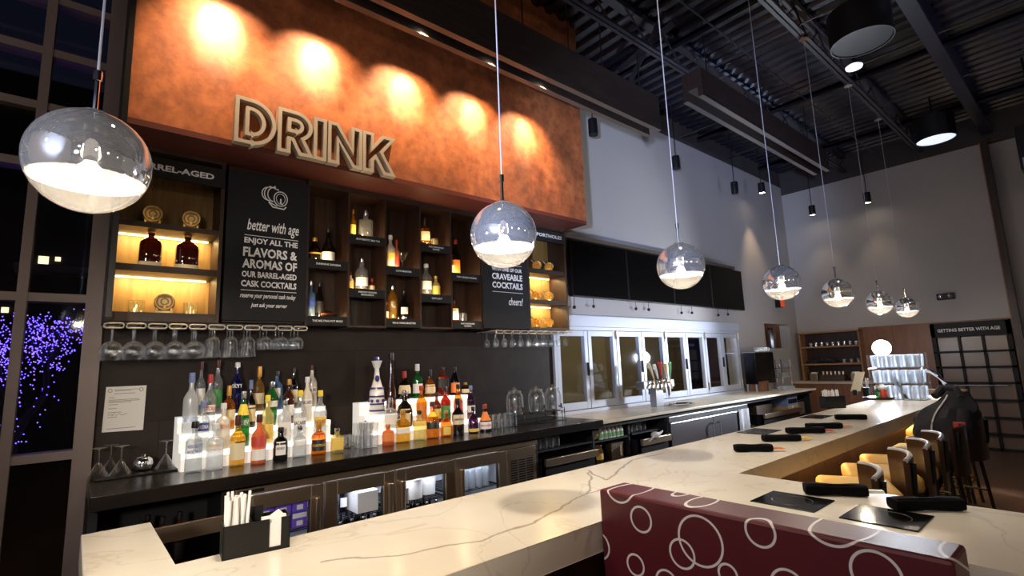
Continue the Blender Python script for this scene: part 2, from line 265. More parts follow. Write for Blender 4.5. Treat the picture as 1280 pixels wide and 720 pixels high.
# ------------------------------------------------------------------ mesh helpers
class MB:
    def __init__(s): s.v = []; s.f = []; s.sm = []
    def add(s, vs, fs, smooth=False, mat=None):
        o = len(s.v)
        s.v += [tuple(mat @ Vector(p)) for p in vs] if mat is not None else [tuple(p) for p in vs]
        s.f += [tuple(i + o for i in f) for f in fs]; s.sm += [smooth] * len(fs)
        return s
    def box(s, x0, x1, y0, y1, z0, z1, mat=None):
        v = [(x0, y0, z0), (x1, y0, z0), (x1, y1, z0), (x0, y1, z0), (x0, y0, z1), (x1, y0, z1), (x1, y1, z1), (x0, y1, z1)]
        return s.add(v, [(3, 2, 1, 0), (4, 5, 6, 7), (0, 1, 5, 4), (1, 2, 6, 5), (2, 3, 7, 6), (3, 0, 4, 7)], False, mat)
    def bbox(s, x0, x1, y0, y1, z0, z1, b=.004, seg=2, mat=None):
        bm = bmesh.new()
        r = bmesh.ops.create_cube(bm, size=1)
        for v in bm.verts: v.co = Vector(((x0 + x1) / 2 + v.co.x * (x1 - x0), (y0 + y1) / 2 + v.co.y * (y1 - y0), (z0 + z1) / 2 + v.co.z * (z1 - z0)))
        bmesh.ops.bevel(bm, geom=bm.edges[:] + bm.verts[:], offset=b, segments=seg, profile=.5, affect='EDGES')
        bm.verts.index_update()
        s.add([v.co[:] for v in bm.verts], [[v.index for v in f.verts] for f in bm.faces], b >= .02, mat); bm.free(); return s
    def lathe(s, prof, c=(0, 0, 0), seg=20, n=2.0, sx=1, sy=1, rot=0, mat=None, smooth=True, caps=True):
        vs = []; fs = []; k = len(prof)
        for r, z in prof:
            for i in range(seg):
                a = 2 * PI * i / seg + rot; x, y = sect(a, n, sx, sy)
                vs.append((c[0] + r * x, c[1] + r * y, c[2] + z))
        for j in range(k - 1):
            for i in range(seg):
                i2 = (i + 1) % seg
                fs.append((j * seg + i, j * seg + i2, (j + 1) * seg + i2, (j + 1) * seg + i))
        if caps and prof[0][0] > 1e-5: fs.append(tuple(reversed(range(seg))))
        if caps and prof[-1][0] > 1e-5: fs.append(tuple((k - 1) * seg + i for i in range(seg)))
        return s.add(vs, fs, smooth, mat)
    def cyl(s, c, r, z0, z1, seg=16, r2=None, mat=None):
        return s.lathe([(r, z0), (r if r2 is None else r2, z1)], c, seg, mat=mat)
    def tube(s, pts, r, seg=8, closed=False):
        pts = [Vector(p) for p in pts]; n = len(pts); vs = []; fs = []
        rr = r if isinstance(r, (list, tuple)) else [r] * n
        up = Vector((0, 0, 1))
        for i, p in enumerate(pts):
            a = pts[(i - 1) % n] if closed or i > 0 else p; b = pts[(i + 1) % n] if closed or i < n - 1 else p
            t = (b - a).normalized()
            q = up if abs(t.dot(up)) < .95 else Vector((1, 0, 0))
            s1 = t.cross(q).normalized(); s2 = t.cross(s1).normalized()
            for j in range(seg):
                an = 2 * PI * j / seg; vs.append(p + (s1 * math.cos(an) + s2 * math.sin(an)) * rr[i])
        for i in range(n if closed else n - 1):
            i2 = (i + 1) % n
            for j in range(seg):
                j2 = (j + 1) % seg; fs.append((i * seg + j, i2 * seg + j, i2 * seg + j2, i * seg + j2))
        if not closed: fs += [tuple(range(seg)), tuple(reversed([(n - 1) * seg + j for j in range(seg)]))]
        return s.add(vs, fs, True)
    def ribbon(s, pts, wd, d, closed=True):
        """raised flat rail of width wd along an XZ outline, from y=0 back to y=d"""
        n = len(pts); P = [Vector(p) for p in pts]; L = []; Rr = []
        for i in range(n):
            a, b, c = P[(i - 1) % n], P[i], P[(i + 1) % n]
            t1 = (b - a).normalized(); t2 = (c - b).normalized()
            n1 = Vector((-t1.y, t1.x)); n2 = Vector((-t2.y, t2.x)); mm = (n1 + n2)
            mm = mm.normalized() if mm.length > 1e-6 else n1
            k = wd / 2 / max(.45, mm.dot(n1)); L.append(b + mm * k); Rr.append(b - mm * k)
        vs = []
        for i in range(n): vs += [(L[i].x, 0, L[i].y), (Rr[i].x, 0, Rr[i].y), (Rr[i].x, d, Rr[i].y), (L[i].x, d, L[i].y)]
        fs = []
        for i in range(n):
            j = (i + 1) % n
            for k in range(4):
                k2 = (k + 1) % 4; fs.append((i * 4 + k, i * 4 + k2, j * 4 + k2, j * 4 + k))
        return s.add(vs, fs)
    def prism(s, poly, z0, z1, b=0):
        n = len(poly)
        bm = bmesh.new(); lo = [bm.verts.new((x, y, z0)) for x, y in poly]; hi = [bm.verts.new((x, y, z1)) for x, y in poly]
        bm.faces.new(list(reversed(lo))); bm.faces.new(hi)
        for i in range(n): bm.faces.new((lo[i], lo[(i + 1) % n], hi[(i + 1) % n], hi[i]))
        if b: bmesh.ops.bevel(bm, geom=bm.edges[:] + bm.verts[:], offset=b, segments=2, profile=.5, affect='EDGES')
        bm.verts.index_update()
        s.add([v.co[:] for v in bm.verts], [[v.index for v in f.verts] for f in bm.faces], False); bm.free(); return s
    def sphere(s, c, r, seg=16, rings=10, z=1):
        pr = [(math.sin(PI * i / rings) * r, -math.cos(PI * i / rings) * r * z) for i in range(rings + 1)]
        pr[0] = (1e-6, pr[0][1]); pr[-1] = (1e-6, pr[-1][1])
        return s.lathe(pr, c, seg)
def sect(a, n, sx, sy):
    c, s = math.cos(a), math.sin(a)
    if n == 2: return c * sx, s * sy
    k = (abs(c) ** n + abs(s) ** n) ** (-1 / n)
    return c * k * sx, s * k * sy

LOC = {}
def obj(name, mb, mat, parent=None, loc=None, local=False):
    me = bpy.data.meshes.new(name)
    off = Vector((0, 0, 0))
    if not local:
        if parent is not None: off = LOC[parent.name]
        elif loc is not None: off = Vector(loc)
    me.from_pydata([tuple(Vector(p) - off) for p in mb.v], [], mb.f)
    if any(mb.sm):
        me.polygons.foreach_set('use_smooth', mb.sm)
    me.update()
    o = bpy.data.objects.new(name, me); C.objects.link(o)
    mats = mat if isinstance(mat, (list, tuple)) else [mat]
    for x in mats: me.materials.append(M[x])
    if any(mb.sm) and not all(mb.sm): pass
    if parent is not None: o.parent = parent; LOC[o.name] = LOC[parent.name] if not local else Vector((0, 0, 0))
    elif loc is not None: o.location = loc; LOC[o.name] = Vector(loc)
    else: LOC[o.name] = Vector((0, 0, 0))
    if any(mb.sm):
        try: me.set_sharp_from_angle(angle=R(35))
        except Exception: pass
    return o
def tag(o, label, cat, group=None, kind=None):
    o['label'] = label; o['category'] = cat
    if group: o['group'] = group
    if kind: o['kind'] = kind
    return o
def thing(name, label, cat, loc=(0, 0, 0), rz=0, group=None):
    o = bpy.data.objects.new(name, None); C.objects.link(o); o.location = loc; o.rotation_euler = (0, 0, rz)
    o.empty_display_size = .05
    LOC[o.name] = Vector(loc); return tag(o, label, cat, group)
def struct(name, mb, mat, parent=None):
    o = obj(name, mb, mat, parent)
    if parent is None: o['kind'] = 'structure'
    return o
def kids(o): return [c for c in o.children]
def dup(root, loc, rz=None, label=None, group=None):
    def cp(o, par):
        c = o.copy(); C.objects.link(c)
        if par is not None: c.parent = par
        for ch in kids(o): cp(ch, c)
        return c
    r = cp(root, None); r.location = loc; LOC[r.name] = Vector(loc)
    if rz is not None: r.rotation_euler = (0, 0, rz)
    if label: r['label'] = label
    if group: r['group'] = group
    return r
_tc = {}
def text_geo(s, size=1.0, align='CENTER', shear=0.0, off=0.0, spacing=1.0, ext=0.0):
    key = (s, size, align, shear, off, spacing, ext)
    if key in _tc: return _tc[key]
    cu = bpy.data.curves.new('txt', 'FONT'); cu.body = s; cu.size = size; cu.align_x = align; cu.shear = shear; cu.offset = off * size; cu.space_character = spacing; cu.extrude = ext; cu.resolution_u = 2; cu.space_line = .95
    o = bpy.data.objects.new('txt', cu); C.objects.link(o)
    dg = bpy.context.evaluated_depsgraph_get(); me = bpy.data.meshes.new_from_object(o.evaluated_get(dg))
    r = ([tuple(v.co) for v in me.vertices], [tuple(p.vertices) for p in me.polygons])
    bpy.data.objects.remove(o); bpy.data.curves.remove(cu); bpy.data.meshes.remove(me)
    _tc[key] = r; return r
def fit_text(mb, s, p0, ux, uz, width, height, shear=0.0, off=.012, spacing=1.0, nrm=None):
    """lettering of exactly width x height, lower-left corner p0, along ux and uz"""
    v, f = text_geo(s, 1.0, 'LEFT', shear, off, spacing)
    if not v: return mb
    xs = [p[0] for p in v]; ys = [p[1] for p in v]; ax, ay = min(xs), min(ys); kx = width / (max(xs) - ax); ky = height / (max(ys) - ay)
    p0, ux, uz = Vector(p0), Vector(ux), Vector(uz)
    mb.add([p0 + ux * ((p[0] - ax) * kx) + uz * ((p[1] - ay) * ky) for p in v], f); return mb

# ------------------------------------------------------------------ measures of the place (metres)
WALL, CABF, COPF, BARZ, CTZ, CTF = 4.30, 4.0, 3.67, 1.07, 1.08, 3.47
WX0, WX1, WZ0, WZ1 = 4.27, 8.86, 1.085, 2.22        # folding window opening
# ------------------------------------------------------------------ the setting
struct('floor', MB().box(-5, 13, -6, 4.5, -.1, 0), 'floor_wood')
g = MB().box(-30, 40, 4.5, 40, -.15, -.02); struct('ground_outside', g, 'asphalt')
wb = MB()
wb.box(.11, WX0, WALL, WALL + .2, 0, 5.3); wb.box(WX0, WX1, WALL, WALL + .2, 0, WZ0); wb.box(WX0, WX1, WALL, WALL + .2, WZ1, 5.3)
wb.box(WX1, 10.02, WALL, WALL + .2, 0, 5.3); wb.box(10.02, 11.2, WALL, WALL + .2, 0, 1.79); wb.box(10.02, 11.2, WALL, WALL + .2, 2.27, 5.3); wb.box(11.2, 12, WALL, WALL + .2, 0, 5.3)
struct('wall_back', wb, 'wall_grey')
struct('wall_back_upper', MB().box(.11, 12, WALL, WALL + .2, 5.3, 5.9), 'wall_dark')
struct('wall_niche', MB().box(10.0, 11.3, WALL + .42, WALL + .46, 1.7, 2.35).box(9.98, 10.02, WALL + .2, WALL + .46, 1.7, 2.35).box(11.2, 11.24, WALL + .2, WALL + .46, 1.7, 2.35), 'panel_wood')
struct('wall_back_tiles', MB().box(.11, 4.26, WALL - .012, WALL, CTZ, 2.06), 'slate_tile')
struct('wall_end', MB().box(11.6, 11.8, .98, 4.5, 0, 5.12), 'wall_grey')
struct('wall_end_upper', MB().box(11.6, 11.8, -6, 4.5, 5.12, 5.9), 'wall_dark')
struct('wall_end_right', MB().box(11.75, 11.9, -6, .98, 0, 5.12), 'wall_grey')
struct('trim_1', MB().box(11.5, 11.62, .93, 1.02, 0, 5.12), 'dark_wood_v')
struct('trim_2', MB().box(11.51, 11.60, 1.02, 1.035, 0, 5.12), 'oak_frame')
wn = MB()
for i, (y0, y1) in enumerate(((1.05, 2.06), (2.07, 2.64), (2.65, 3.19))): wn.box(11.57, 11.6, y0, y1, 0, 2.13)
struct('wall_end_panels', wn, 'panel_wood')
struct('wall_left', MB().box(-5.1, -5, -6, 4.5, 0, 5.9), 'wall_pale')
struct('wall_front', MB().box(-5, 12, -6.1, -6, 0, 5.9), 'wall_dark')
# corrugated roof deck, ribs running front to back
v = []; f = []; x = -5.0; k = 0
prof = [(0, 0), (.075, 0), (.10, .05), (.175, .05), (.20, 0)]
pts = []
while x < 13: pts += [(x + a, 5.62 + b) for a, b in prof[:-1]]; x += .2
for a, b in pts: v += [(a, -6, b), (a, 4.5, b)]
f = [(2 * i, 2 * i + 1, 2 * i + 3, 2 * i + 2) for i in range(len(pts) - 1)]
struct('ceiling', MB().add(v, f).box(-5, 13, -6, 4.5, 5.72, 5.8), 'ceiling_deck')
def joist(Y, zb=5.25, x0=-5, x1=11.6):
    b = MB(); b.box(x0, x1, Y - .045, Y - .008, zb, zb + .03).box(x0, x1, Y + .008, Y + .045, zb, zb + .03)
    b.box(x0, x1, Y - .05, Y + .05, 5.55, 5.61)
    n = int((x1 - x0) / .35)
    for i in range(n):
        a = x0 + (x1 - x0) * i / n; c = x0 + (x1 - x0) * (i + 1) / n
        z = (zb + .02, 5.56) if i % 2 == 0 else (5.56, zb + .02)
        b.tube([(a, Y, z[0]), (c, Y, z[1])], .011, 5)
    struct('ceiling_joist', b, 'ceiling_steel')
for Y in (-2.6, -1.2, 1.83, 3.05): joist(Y)
gb = MB().box(-5, 11.6, .84, .98, 5.25, 5.27).box(-5, 11.6, .84, .98, 5.58, 5.6).box(-5, 11.6, .90, .92, 5.27, 5.58)
struct('ceiling_girder', gb, 'ceiling_steel')
for X in (2.6, 5.42, 8.2, 10.6):
    struct('ceiling_bridging', MB().box(X - .05, X + .05, -6, 4.3, 5.50, 5.54).box(X - .05, X - .04, -6, 4.3, 5.45, 5.54), 'ceiling_steel')
struct('ceiling_brace', MB().tube([(4.7, 2.6, 5.28), (5.25, 3.75, 5.5)], .05, 4).tube([(4.75, 2.75, 5.5), (5.3, 3.7, 5.22)], .035, 4), 'ceiling_steel')
cd = MB()
for X, z in ((5.9, 5.3), (8.9, 5.3), (7.4, 5.3)): cd.tube([(X, -2, z), (X, 4.25, z)], .010, 6)
cd.tube([(3.2, 2.4, 5.3), (11.5, 2.4, 5.3)], .010, 6)
struct('ceiling_conduit', cd, 'ceiling_steel')

# copper soffit over the back bar
struct('wall_soffit_copper', MB().box(.135, 4.293, COPF, WALL, 3.24, 5.7), 'copper_rust')

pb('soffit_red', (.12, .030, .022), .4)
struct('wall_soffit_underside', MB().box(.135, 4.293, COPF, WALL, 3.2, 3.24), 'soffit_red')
struct('trim_3', MB().box(.105, .135, COPF - .01, WALL, 2.02, 5.7), 'black_metal')

# ------------------------------------------------------------------ left window wall
wf = MB()
for xa, xb in ((.02, .115), (-.305, -.255), (-.93, -.88), (-1.55, -1.5), (-2.2, -2.15)): wf.box(xa, xb, WALL - .06, WALL + .08, 0, 5.9)
for z in (1.22, 2.19, 3.04, 3.43, 3.81, 4.19, 4.57, 4.95): wf.box(-5, .1, WALL - .05, WALL + .07, z - .026, z + .026)
struct('window_1', wf, 'mullion')
struct('window_1_glass', MB().box(-5, .06, WALL + .0, WALL + .006, 0, 5.9), 'window_glass')
struct('wall_left_spandrel', MB().box(-5, .02, WALL + .012, WALL + .05, 0, 1.2).box(-5, .02, WALL + .012, WALL + .05, 3.06, 3.41), 'tv_black')

# ------------------------------------------------------------------ folding service window
fw = thing('folding_window', 'white aluminium eight-pane folding service window above the pale back counter', 'window', (WX0, WALL, WZ0))
fw['kind'] = 'structure'
obj('header', MB().bbox(WX0 + .05, WX1, WALL - .07, WALL + .02, 2.10, 2.245, .006).box(WX0, WX1, WALL - .045, WALL, 2.06, 2.10), 'aluminium', fw)
obj('sill_track', MB().box(WX0, WX1, WALL - .05, WALL + .1, WZ0 - .03, WZ0 + .012), 'aluminium', fw)
obj('frame', MB().box(WX1 - .03, WX1, WALL - .04, WALL + .1, WZ0, 2.1).box(WX0, WX0 + .04, WALL - .04, WALL + .1, WZ0, 2.1), 'aluminium', fw)
pw = (WX1 - WX0 - .07) / 8
for i in range(8):
    a = WX0 + .04 + i * pw + .006; b = a + pw - .012
    st = MB(); z0, z1 = WZ0 + .018, 2.055; s = .062
    st.bbox(a, a + s, WALL - .035, WALL + .02, z0, z1, .004).bbox(b - s, b, WALL - .035, WALL + .02, z0, z1, .004)
    st.bbox(a + s, b - s, WALL - .033, WALL + .018, z0, z0 + .085, .004).bbox(a + s, b - s, WALL - .033, WALL + .018, z1 - .07, z1, .004)
    pn = obj('sash', st, 'aluminium', fw)
    obj('pane', MB().box(a + s, b - s, WALL - .01, WALL - .004, z0 + .085, z1 - .07), 'window_glass', pn)
    if i % 2 == 0: obj('handle', MB().bbox(b - .035, b - .012, WALL - .06, WALL - .035, 1.5, 1.66, .004), 'black_metal', pn)
    if i % 2 == 1:
        obj('hinge', MB().cyl((b + .006, WALL - .045, 0), .012, 1.15, 1.27, 10).cyl((b + .006, WALL - .045, 0), .012, 1.95, 2.07, 10), 'steel', pn)
# covered patio behind it
struct('wall_patio', MB().box(3.6, 12.5, 7.6, 7.7, 0, 3.2), 'patio_brown')
struct('ceiling_patio', MB().box(3.6, 12.5, 4.5, 7.7, 2.9, 3.0), 'wall_dark')
struct('trim_patio_column', MB().box(5.0, 5.25, 6.2, 6.45, 0, 2.9).box(8.3, 8.5, 6.6, 6.8, 0, 2.9), 'patio_brown')
lamp('patio_light', 'POINT', (6.6, 5.6, 2.7), 60, (1, .85, .55), .1); lamp('patio_light', 'POINT', (9.6, 5.6, 2.7), 60, (1, .85, .55), .1)

# ------------------------------------------------------------------ night street outside the left window
fc = thing('street_building', 'dark building across the street with lit upstairs windows', 'building', (-2.2, 16, 0))
obj('facade', MB().box(-9, 5.5, 16, 20, 0, 9), 'facade', fc)
for (x, z, q) in ((-.75, 4.5, .09), (-.5, 4.55, .05), (.25, 4.6, .06), (.5, 4.62, .09), (.75, 4.58, .06), (1.0, 4.6, .09), (-1.6, 3.3, .1), (-1.3, 3.3, .06)):
    wq = obj('window', MB().box(x - q, x + q, 15.97, 16, z - q, z + q), 'window_lit', fc)
obj('balcony', MB().box(-1.2, 1.5, 15.4, 16, 4.15, 4.3), 'mullion', fc)
def fairy_tree():
    base = Vector((-.55, 9.2, 0)); t = thing('street_tree', 'tree wrapped in blue fairy lights beyond the left window', 'tree', base)
    br = MB(); tips = []
    def grow(p, d, L, r, lv):
        q = p + d * L; br.tube([p, (p + q) / 2 + Vector((random.uniform(-.04, .04), random.uniform(-.04, .04), 0)), q], [r, r * .85, r * .7], 6)
        tips.append((p, q))
        if lv == 0: return
        for k in range(3 if lv > 1 else 2):
            a = random.uniform(0, 2 * PI); s = random.uniform(.35, .75)
            e = (d + Vector((math.cos(a) * s, math.sin(a) * s, random.uniform(-.1, .25)))).normalized()
            grow(q, e, L * random.uniform(.62, .8), r * .62, lv - 1)
    grow(base, Vector((0, 0, 1)), .95, .09, 4)
    obj('branches', br, 'bark', t)
    lt = MB()
    for i in range(1200):
        p, q = random.choice(tips[1:]); c = p.lerp(q, random.random()) + Vector([random.uniform(-.16, .16) for _ in range(3)])
        if c.z < .75: continue
        lt.lathe([(1e-5, -.009), (.009, 0), (1e-5, .009)], c, 5)
    o = obj('fairy_lights', lt, 'fairy_blue', t); o['kind'] = 'stuff'; o['label'] = 'blue string lights'
fairy_tree()

def boards(name, mb, mat, parent, local=False):
    for i in range(0, len(mb.v), 8):
        b = MB(); b.v = mb.v[i:i + 8]; b.f = [tuple(k - i for k in f) for f in mb.f[i // 8 * 6:i // 8 * 6 + 6]]; b.sm = [False] * 6
        obj(name, b, mat, parent, local=local)
# ------------------------------------------------------------------ the marble bar
bar = thing('bar_counter', 'cream veined marble bar counter with long arm and seating peninsula', 'bar counter', (4, 1.7, 0))
poly = [(.06, 2.73), (.06, 1.353), (1.95, 1.353), (1.95, -.35), (2.65, -.35), (2.65, 1.353), (8.38, 1.353), (8.72, 2.06), (.285, 2.06), (.285, 2.73)]
obj('marble_top', MB().prism(poly, .962, BARZ, .004), 'marble', bar)
obj('bar_die', MB().box(.35, 8.3, 1.62, 1.72, 0, .962).box(2.1, 2.2, -.3, 1.62, 0, .962), 'bar_front', bar)
obj('light_strip', MB().box(2.75, 8.2, 1.585, 1.60, .945, .955), 'led_strip', bar)
for _x in (3.3, 4.5, 5.7, 6.9, 8.0): lamp('under_bar_light', 'AREA', (_x, 1.52, .94), 3.2, (1, .70, .30), target=(_x, 1.40, 0), sx=1.1, sy=.04)
obj('kick_rail', MB().tube([(2.7, 1.52, .2), (8.2, 1.52, .2)], .02, 8), 'steel', bar)
obj('service_shelf', MB().box(.35, 8.3, 1.72, 2.0, .5, .53), 'steel', bar)
struct('wall_knee', MB().box(8.76, 8.86, 1.36, 2.1, 0, 1.10), 'panel_wood'); struct('trim_knee_cap', MB().box(8.74, 8.90, 1.32, 2.14, 1.10, 1.13), 'oak_frame')

# ------------------------------------------------------------------ black back counter
bc = thing('back_counter', 'black wooden back counter with bottles, left of the pale stone counter', 'counter', (.1, WALL, 0))
obj('counter_top', MB().bbox(.10, 4.13, CTF, WALL - .013, CTZ - .075, CTZ, .004), 'counter_black', bc)
boards('side_panel', MB().box(.10, .14, 3.56, WALL - .02, 0, CTZ - .075).box(.14, .74, 4.0, WALL - .02, 0, CTZ - .075).box(.72, .76, 3.6, WALL - .02, 0, CTZ - .075).box(.14, .74, 3.6, 4.0, .55, .58).box(3.26, 3.29, 3.56, WALL - .02, 0, CTZ - .075).box(3.26, 8.0, 4.22, WALL - .02, 0, .99), 'black_board', bc)
obj('back_rail', MB().box(.12, .62, 4.18, 4.2, CTZ, CTZ + .006), 'black_metal', bc)
wc = thing('stone_counter', 'pale stone back counter under the folding window', 'counter', (7, WALL, 0))
obj('stone_top', MB().bbox(4.14, 9.95, 3.5, WALL - .002, 1.03, 1.06, .004), 'marble', wc)
obj('apron', MB().box(4.13, 9.9, 3.55, 3.58, .985, 1.03), 'black_board', wc)
boards('side_panel', MB().box(4.10, 4.13, 3.6, 4.22, 0, 1.0).box(4.72, 4.75, 3.62, 4.22, 0, .985).box(5.37, 5.4, 3.58, 4.22, 0, .985).box(7.43, 7.46, 3.6, 4.22, 0, .985).box(9.86, 9.9, 3.6, 4.22, 0, .985).box(4.14, 5.37, 4.2, 4.22, 0, 1.0).box(7.46, 9.86, 4.2, 4.22, 0, 1.0), 'black_board', wc)
boards('shelf', MB().box(4.14, 4.72, 3.62, 4.2, .83, .85).box(4.14, 4.72, 3.62, 4.2, .6, .62).box(7.46, 9.86, 3.62, 4.2, .62, .64), 'black_board', wc)

# ------------------------------------------------------------------ cabinets on the back wall
def unit_box(b, x0, x1, z0, z1, t=.018, y0=CABF, y1=WALL - .013, back=True):
    b.box(x0, x0 + t, y0, y1, z0, z1).box(x1 - t, x1, y0, y1, z0, z1).box(x0 + t, x1 - t, y0, y1, z1 - t, z1).box(x0 + t, x1 - t, y0, y1, z0, z0 + t)
    if back: b.box(x0 + t, x1 - t, y1 - .01, y1, z0 + t, z1 - t)
CZ0, CZ1 = 2.04, 3.2
wood('shelf_back', (.17, .090, .022), (.27, .15, .040), .5, (14, 14, 1.2))
def lit_cabinet(x0, x1, label, shelves, signtext, sw0, sw1):
    t = thing('display_cabinet', label, 'cabinet', (x0, CABF, CZ0))
    b = MB(); unit_box(b, x0, x1, CZ0 - .01, CZ1, .024, back=False); obj('carcass', b, 'dark_wood_v', t)
    obj('back_panel', MB().box(x0 + .024, x1 - .024, WALL - .03, WALL - .014, CZ0, CZ1 - .03), 'shelf_back', t)
    for z, th in shelves:
        s = obj('shelf', MB().box(x0 + .024, x1 - .024, CABF + .004, WALL - .03, z - th, z), 'dark_wood_h', t)
        obj('light_strip', MB().box(x0 + .05, x1 - .05, WALL - .06, WALL - .045, z - th - .008, z - th - .0005), 'led_strip', s)
        lamp('shelf_light', 'AREA', ((x0 + x1) / 2, CABF + .17, z - th - .012), 4.2, (1, .74, .32), sx=x1 - x0 - .1, sy=.03, target=((x0 + x1) / 2, CABF + .24, z - th - .3))
    sg = obj('sign_board', MB().box(x0 + .012, x1 - .008, CABF - .018, CABF + .01, sw0, sw1), 'black_label', t)
    return t, sg
def cab_text(parent, rows, Y, mat='sign_white', name='lettering'):
    b = MB()
    for s, x0, x1, z0, z1, sh in rows: fit_text(b, s, (x0, Y, z0), (1, 0, 0), (0, 0, 1), x1 - x0, z1 - z0, sh, .014 if sh else .032)
    return obj(name, b, mat, parent)
t, sg = lit_cabinet(.11, .735, 'lit display cabinet of small barrels and whiskey bottles, at the far left', [(2.685, .035), (2.40, .045)], '', 3.0, 3.135)
cab_text(sg, [('BARREL-AGED', .19, .66, 3.045, 3.088, 0)], CABF - .0195)
obj('shelf', MB().box(.134, .711, CABF + .004, WALL - .03, CZ0 + .014, 2.09), 'dark_wood_h', t)
t, sg = lit_cabinet(3.66, 4.27, 'lit display cabinet of round porthole infusers, at the right end', [(2.705, .05), (2.36, .045)], '', 3.03, 3.155)
cab_text(sg, [('PORTHOLES', 3.80, 4.20, 3.075, 3.115, 0)], CABF - .0195)

def poster(x0, x1, z0, z1, label, rows, icon=None):
    t = thing('message_board', label, 'sign', (x0, CABF, z0))
    obj('board', MB().bbox(x0, x1, CABF - .02, CABF + .02, z0, z1, .004), 'black_board', t)
    obj('backing', MB().box(x0 + .01, x1 - .01, CABF + .02, WALL - .014, CZ0, CZ1 - .01), 'dark_wood_v', t)
    cab_text(t, rows, CABF - .0212)
    return t
A = lambda x, y: at(x, y, Y=CABF - .02)
def row(s, xl, yl, xr, yt, sh=0): # from the photo: lower-left pixel, right pixel, top pixel at the left
    a = A(xl, yl); b = A(xr, yl); c = A(xl, yt); return (s, a.x, at(xr, yl + (xr - xl) * .09, Y=CABF - .02).x, a.z, c.z, sh)
tp = poster(.75, 1.318, 2.05, 3.155, 'tall black board reading better with age, with a barrel drawing', [
    ('better with age', .885, 1.250, 2.690, 2.800, .25), ('ENJOY ALL THE', .87, 1.245, 2.605, 2.66, 0), ('FLAVORS &', .865, 1.243, 2.517, 2.588, 0), ('AROMAS OF', .863, 1.243, 2.432, 2.500, 0),
    ('OUR BARREL-AGED', .862, 1.243, 2.365, 2.410, 0), ('CASK COCKTAILS', .860, 1.243, 2.295, 2.342, 0), ('reserve your personal cask today', .857, 1.24, 2.205, 2.25, .3), ('just ask your server', .93, 1.18, 2.14, 2.18, .3)])
obj('rule', MB().box(.87, 1.248, CABF - .0225, CABF - .021, 2.674, 2.678).box(.86, 1.243, CABF - .0225, CABF - .021, 2.268, 2.272), 'sign_white', tp)
ic = MB(); cx, cz = 1.075, 3.0
def ring(b, cx, cz, rx, rz, w, y, seg=28, a0=0, a1=2 * PI):
    n = seg; vs = []; full = abs(a1 - a0 - 2 * PI) < 1e-6
    for i in range(n + (0 if full else 1)):
        a = a0 + (a1 - a0) * i / n; c, s = math.cos(a), math.sin(a)
        vs += [(cx + (rx - w) * c, y, cz + (rz - w) * s), (cx + rx * c, y, cz + rz * s), (cx + rx * c, y + .0015, cz + rz * s), (cx + (rx - w) * c, y + .0015, cz + (rz - w) * s)]
    k = len(vs) // 4; fs = []
    for i in range(k if full else k - 1):
        j = (i + 1) % k
        for q in range(4): fs.append((i * 4 + q, i * 4 + (q + 1) % 4, j * 4 + (q + 1) % 4, j * 4 + q))
    return b.add(vs, fs)
Yi = CABF - .0225
ring(ic, cx + .035, cz - .012, .052, .060, .007, Yi); ring(ic, cx + .035, cz - .012, .034, .042, .004, Yi)
for k, w_ in ((-.012, .060), (-.035, .060), (-.052, .055)): ring(ic, cx + k, cz + .014, .05, w_, .007, Yi, 18, R(80), R(265))
ic.tube([(cx + .02, Yi, cz + .055), (cx - .05, Yi, cz + .075)], .004, 5).tube([(cx + .01, Yi, cz - .075), (cx - .05, Yi, cz - .048)], .004, 5)
ic.tube([(cx - .05, Yi, cz - .05), (cx - .02, Yi, cz - .085), (cx + .06, Yi, cz - .09), (cx + .075, Yi, cz - .07)], .005, 5)
ic.tube([(cx + .035, Yi, cz - .012), (cx + .035, Yi, cz - .05), (cx + .05, Yi, cz - .055)], .006, 5).sphere((cx - .01, Yi, cz + .075), .008, 8, 6)
obj('barrel_drawing', ic, 'sign_white', tp)
tp = poster(3.03, 3.652, 2.03, 3.16, 'narrow black board reading craveable cocktails cheers', [
    ('WITH ONE OF OUR', 3.15, 3.555, 2.625, 2.665, 0), ('CRAVEABLE', 3.15, 3.558, 2.535, 2.60, 0), ('COCKTAILS', 3.15, 3.560, 2.445, 2.510, 0), ('cheers!', 3.36, 3.555, 2.275, 2.355, .25)])
obj('rule', MB().box(3.15, 3.556, CABF - .0225, CABF - .021, 2.695, 2.699).box(3.15, 3.56, CABF - .0225, CABF - .021, 2.405, 2.409), 'sign_white', tp)

cu = thing('cubby_shelving', 'dark wooden five-column cubby shelving with black name strips', 'shelf', (1.325, CABF, CZ0))
CX = [1.325, 1.66, 1.99, 2.335, 2.67, 3.022]
b = MB(); b.box(1.325, 3.022, WALL - .03, WALL - .014, CZ0 - .02, CZ1).box(1.325, 3.022, CABF, WALL - .03, CZ1 - .045, CZ1)
obj('back_panel', b, 'dark_wood_v', cu)
for i, x in enumerate(CX): obj('divider', MB().box(x - .009, x + .009, CABF - .004, WALL - .03, CZ0 - .022, CZ1 - .045), 'dark_wood_v', cu)
SH = [(0, 2.555), (0, 2.10), (1, 2.80), (1, 2.34), (2, 2.56), (2, 2.10), (3, 2.81), (3, 2.335), (4, 2.56), (4, 2.10)]
TX = ['SUNSHINE SANGRIA', 'THE MELTING POT MULE', 'AUTHENTIC MAI TAI', ('FREDDY PICKED', 'MARGARITA'), 'LOVE MARTINI', 'YIN & YANG MARTINI', ('OLD FASHIONED', 'SMOKED'), "TAP'S OUT", "TOP'S GRAND SANGRIA", ('OLD FASHIONED', 'CLASSIC')]
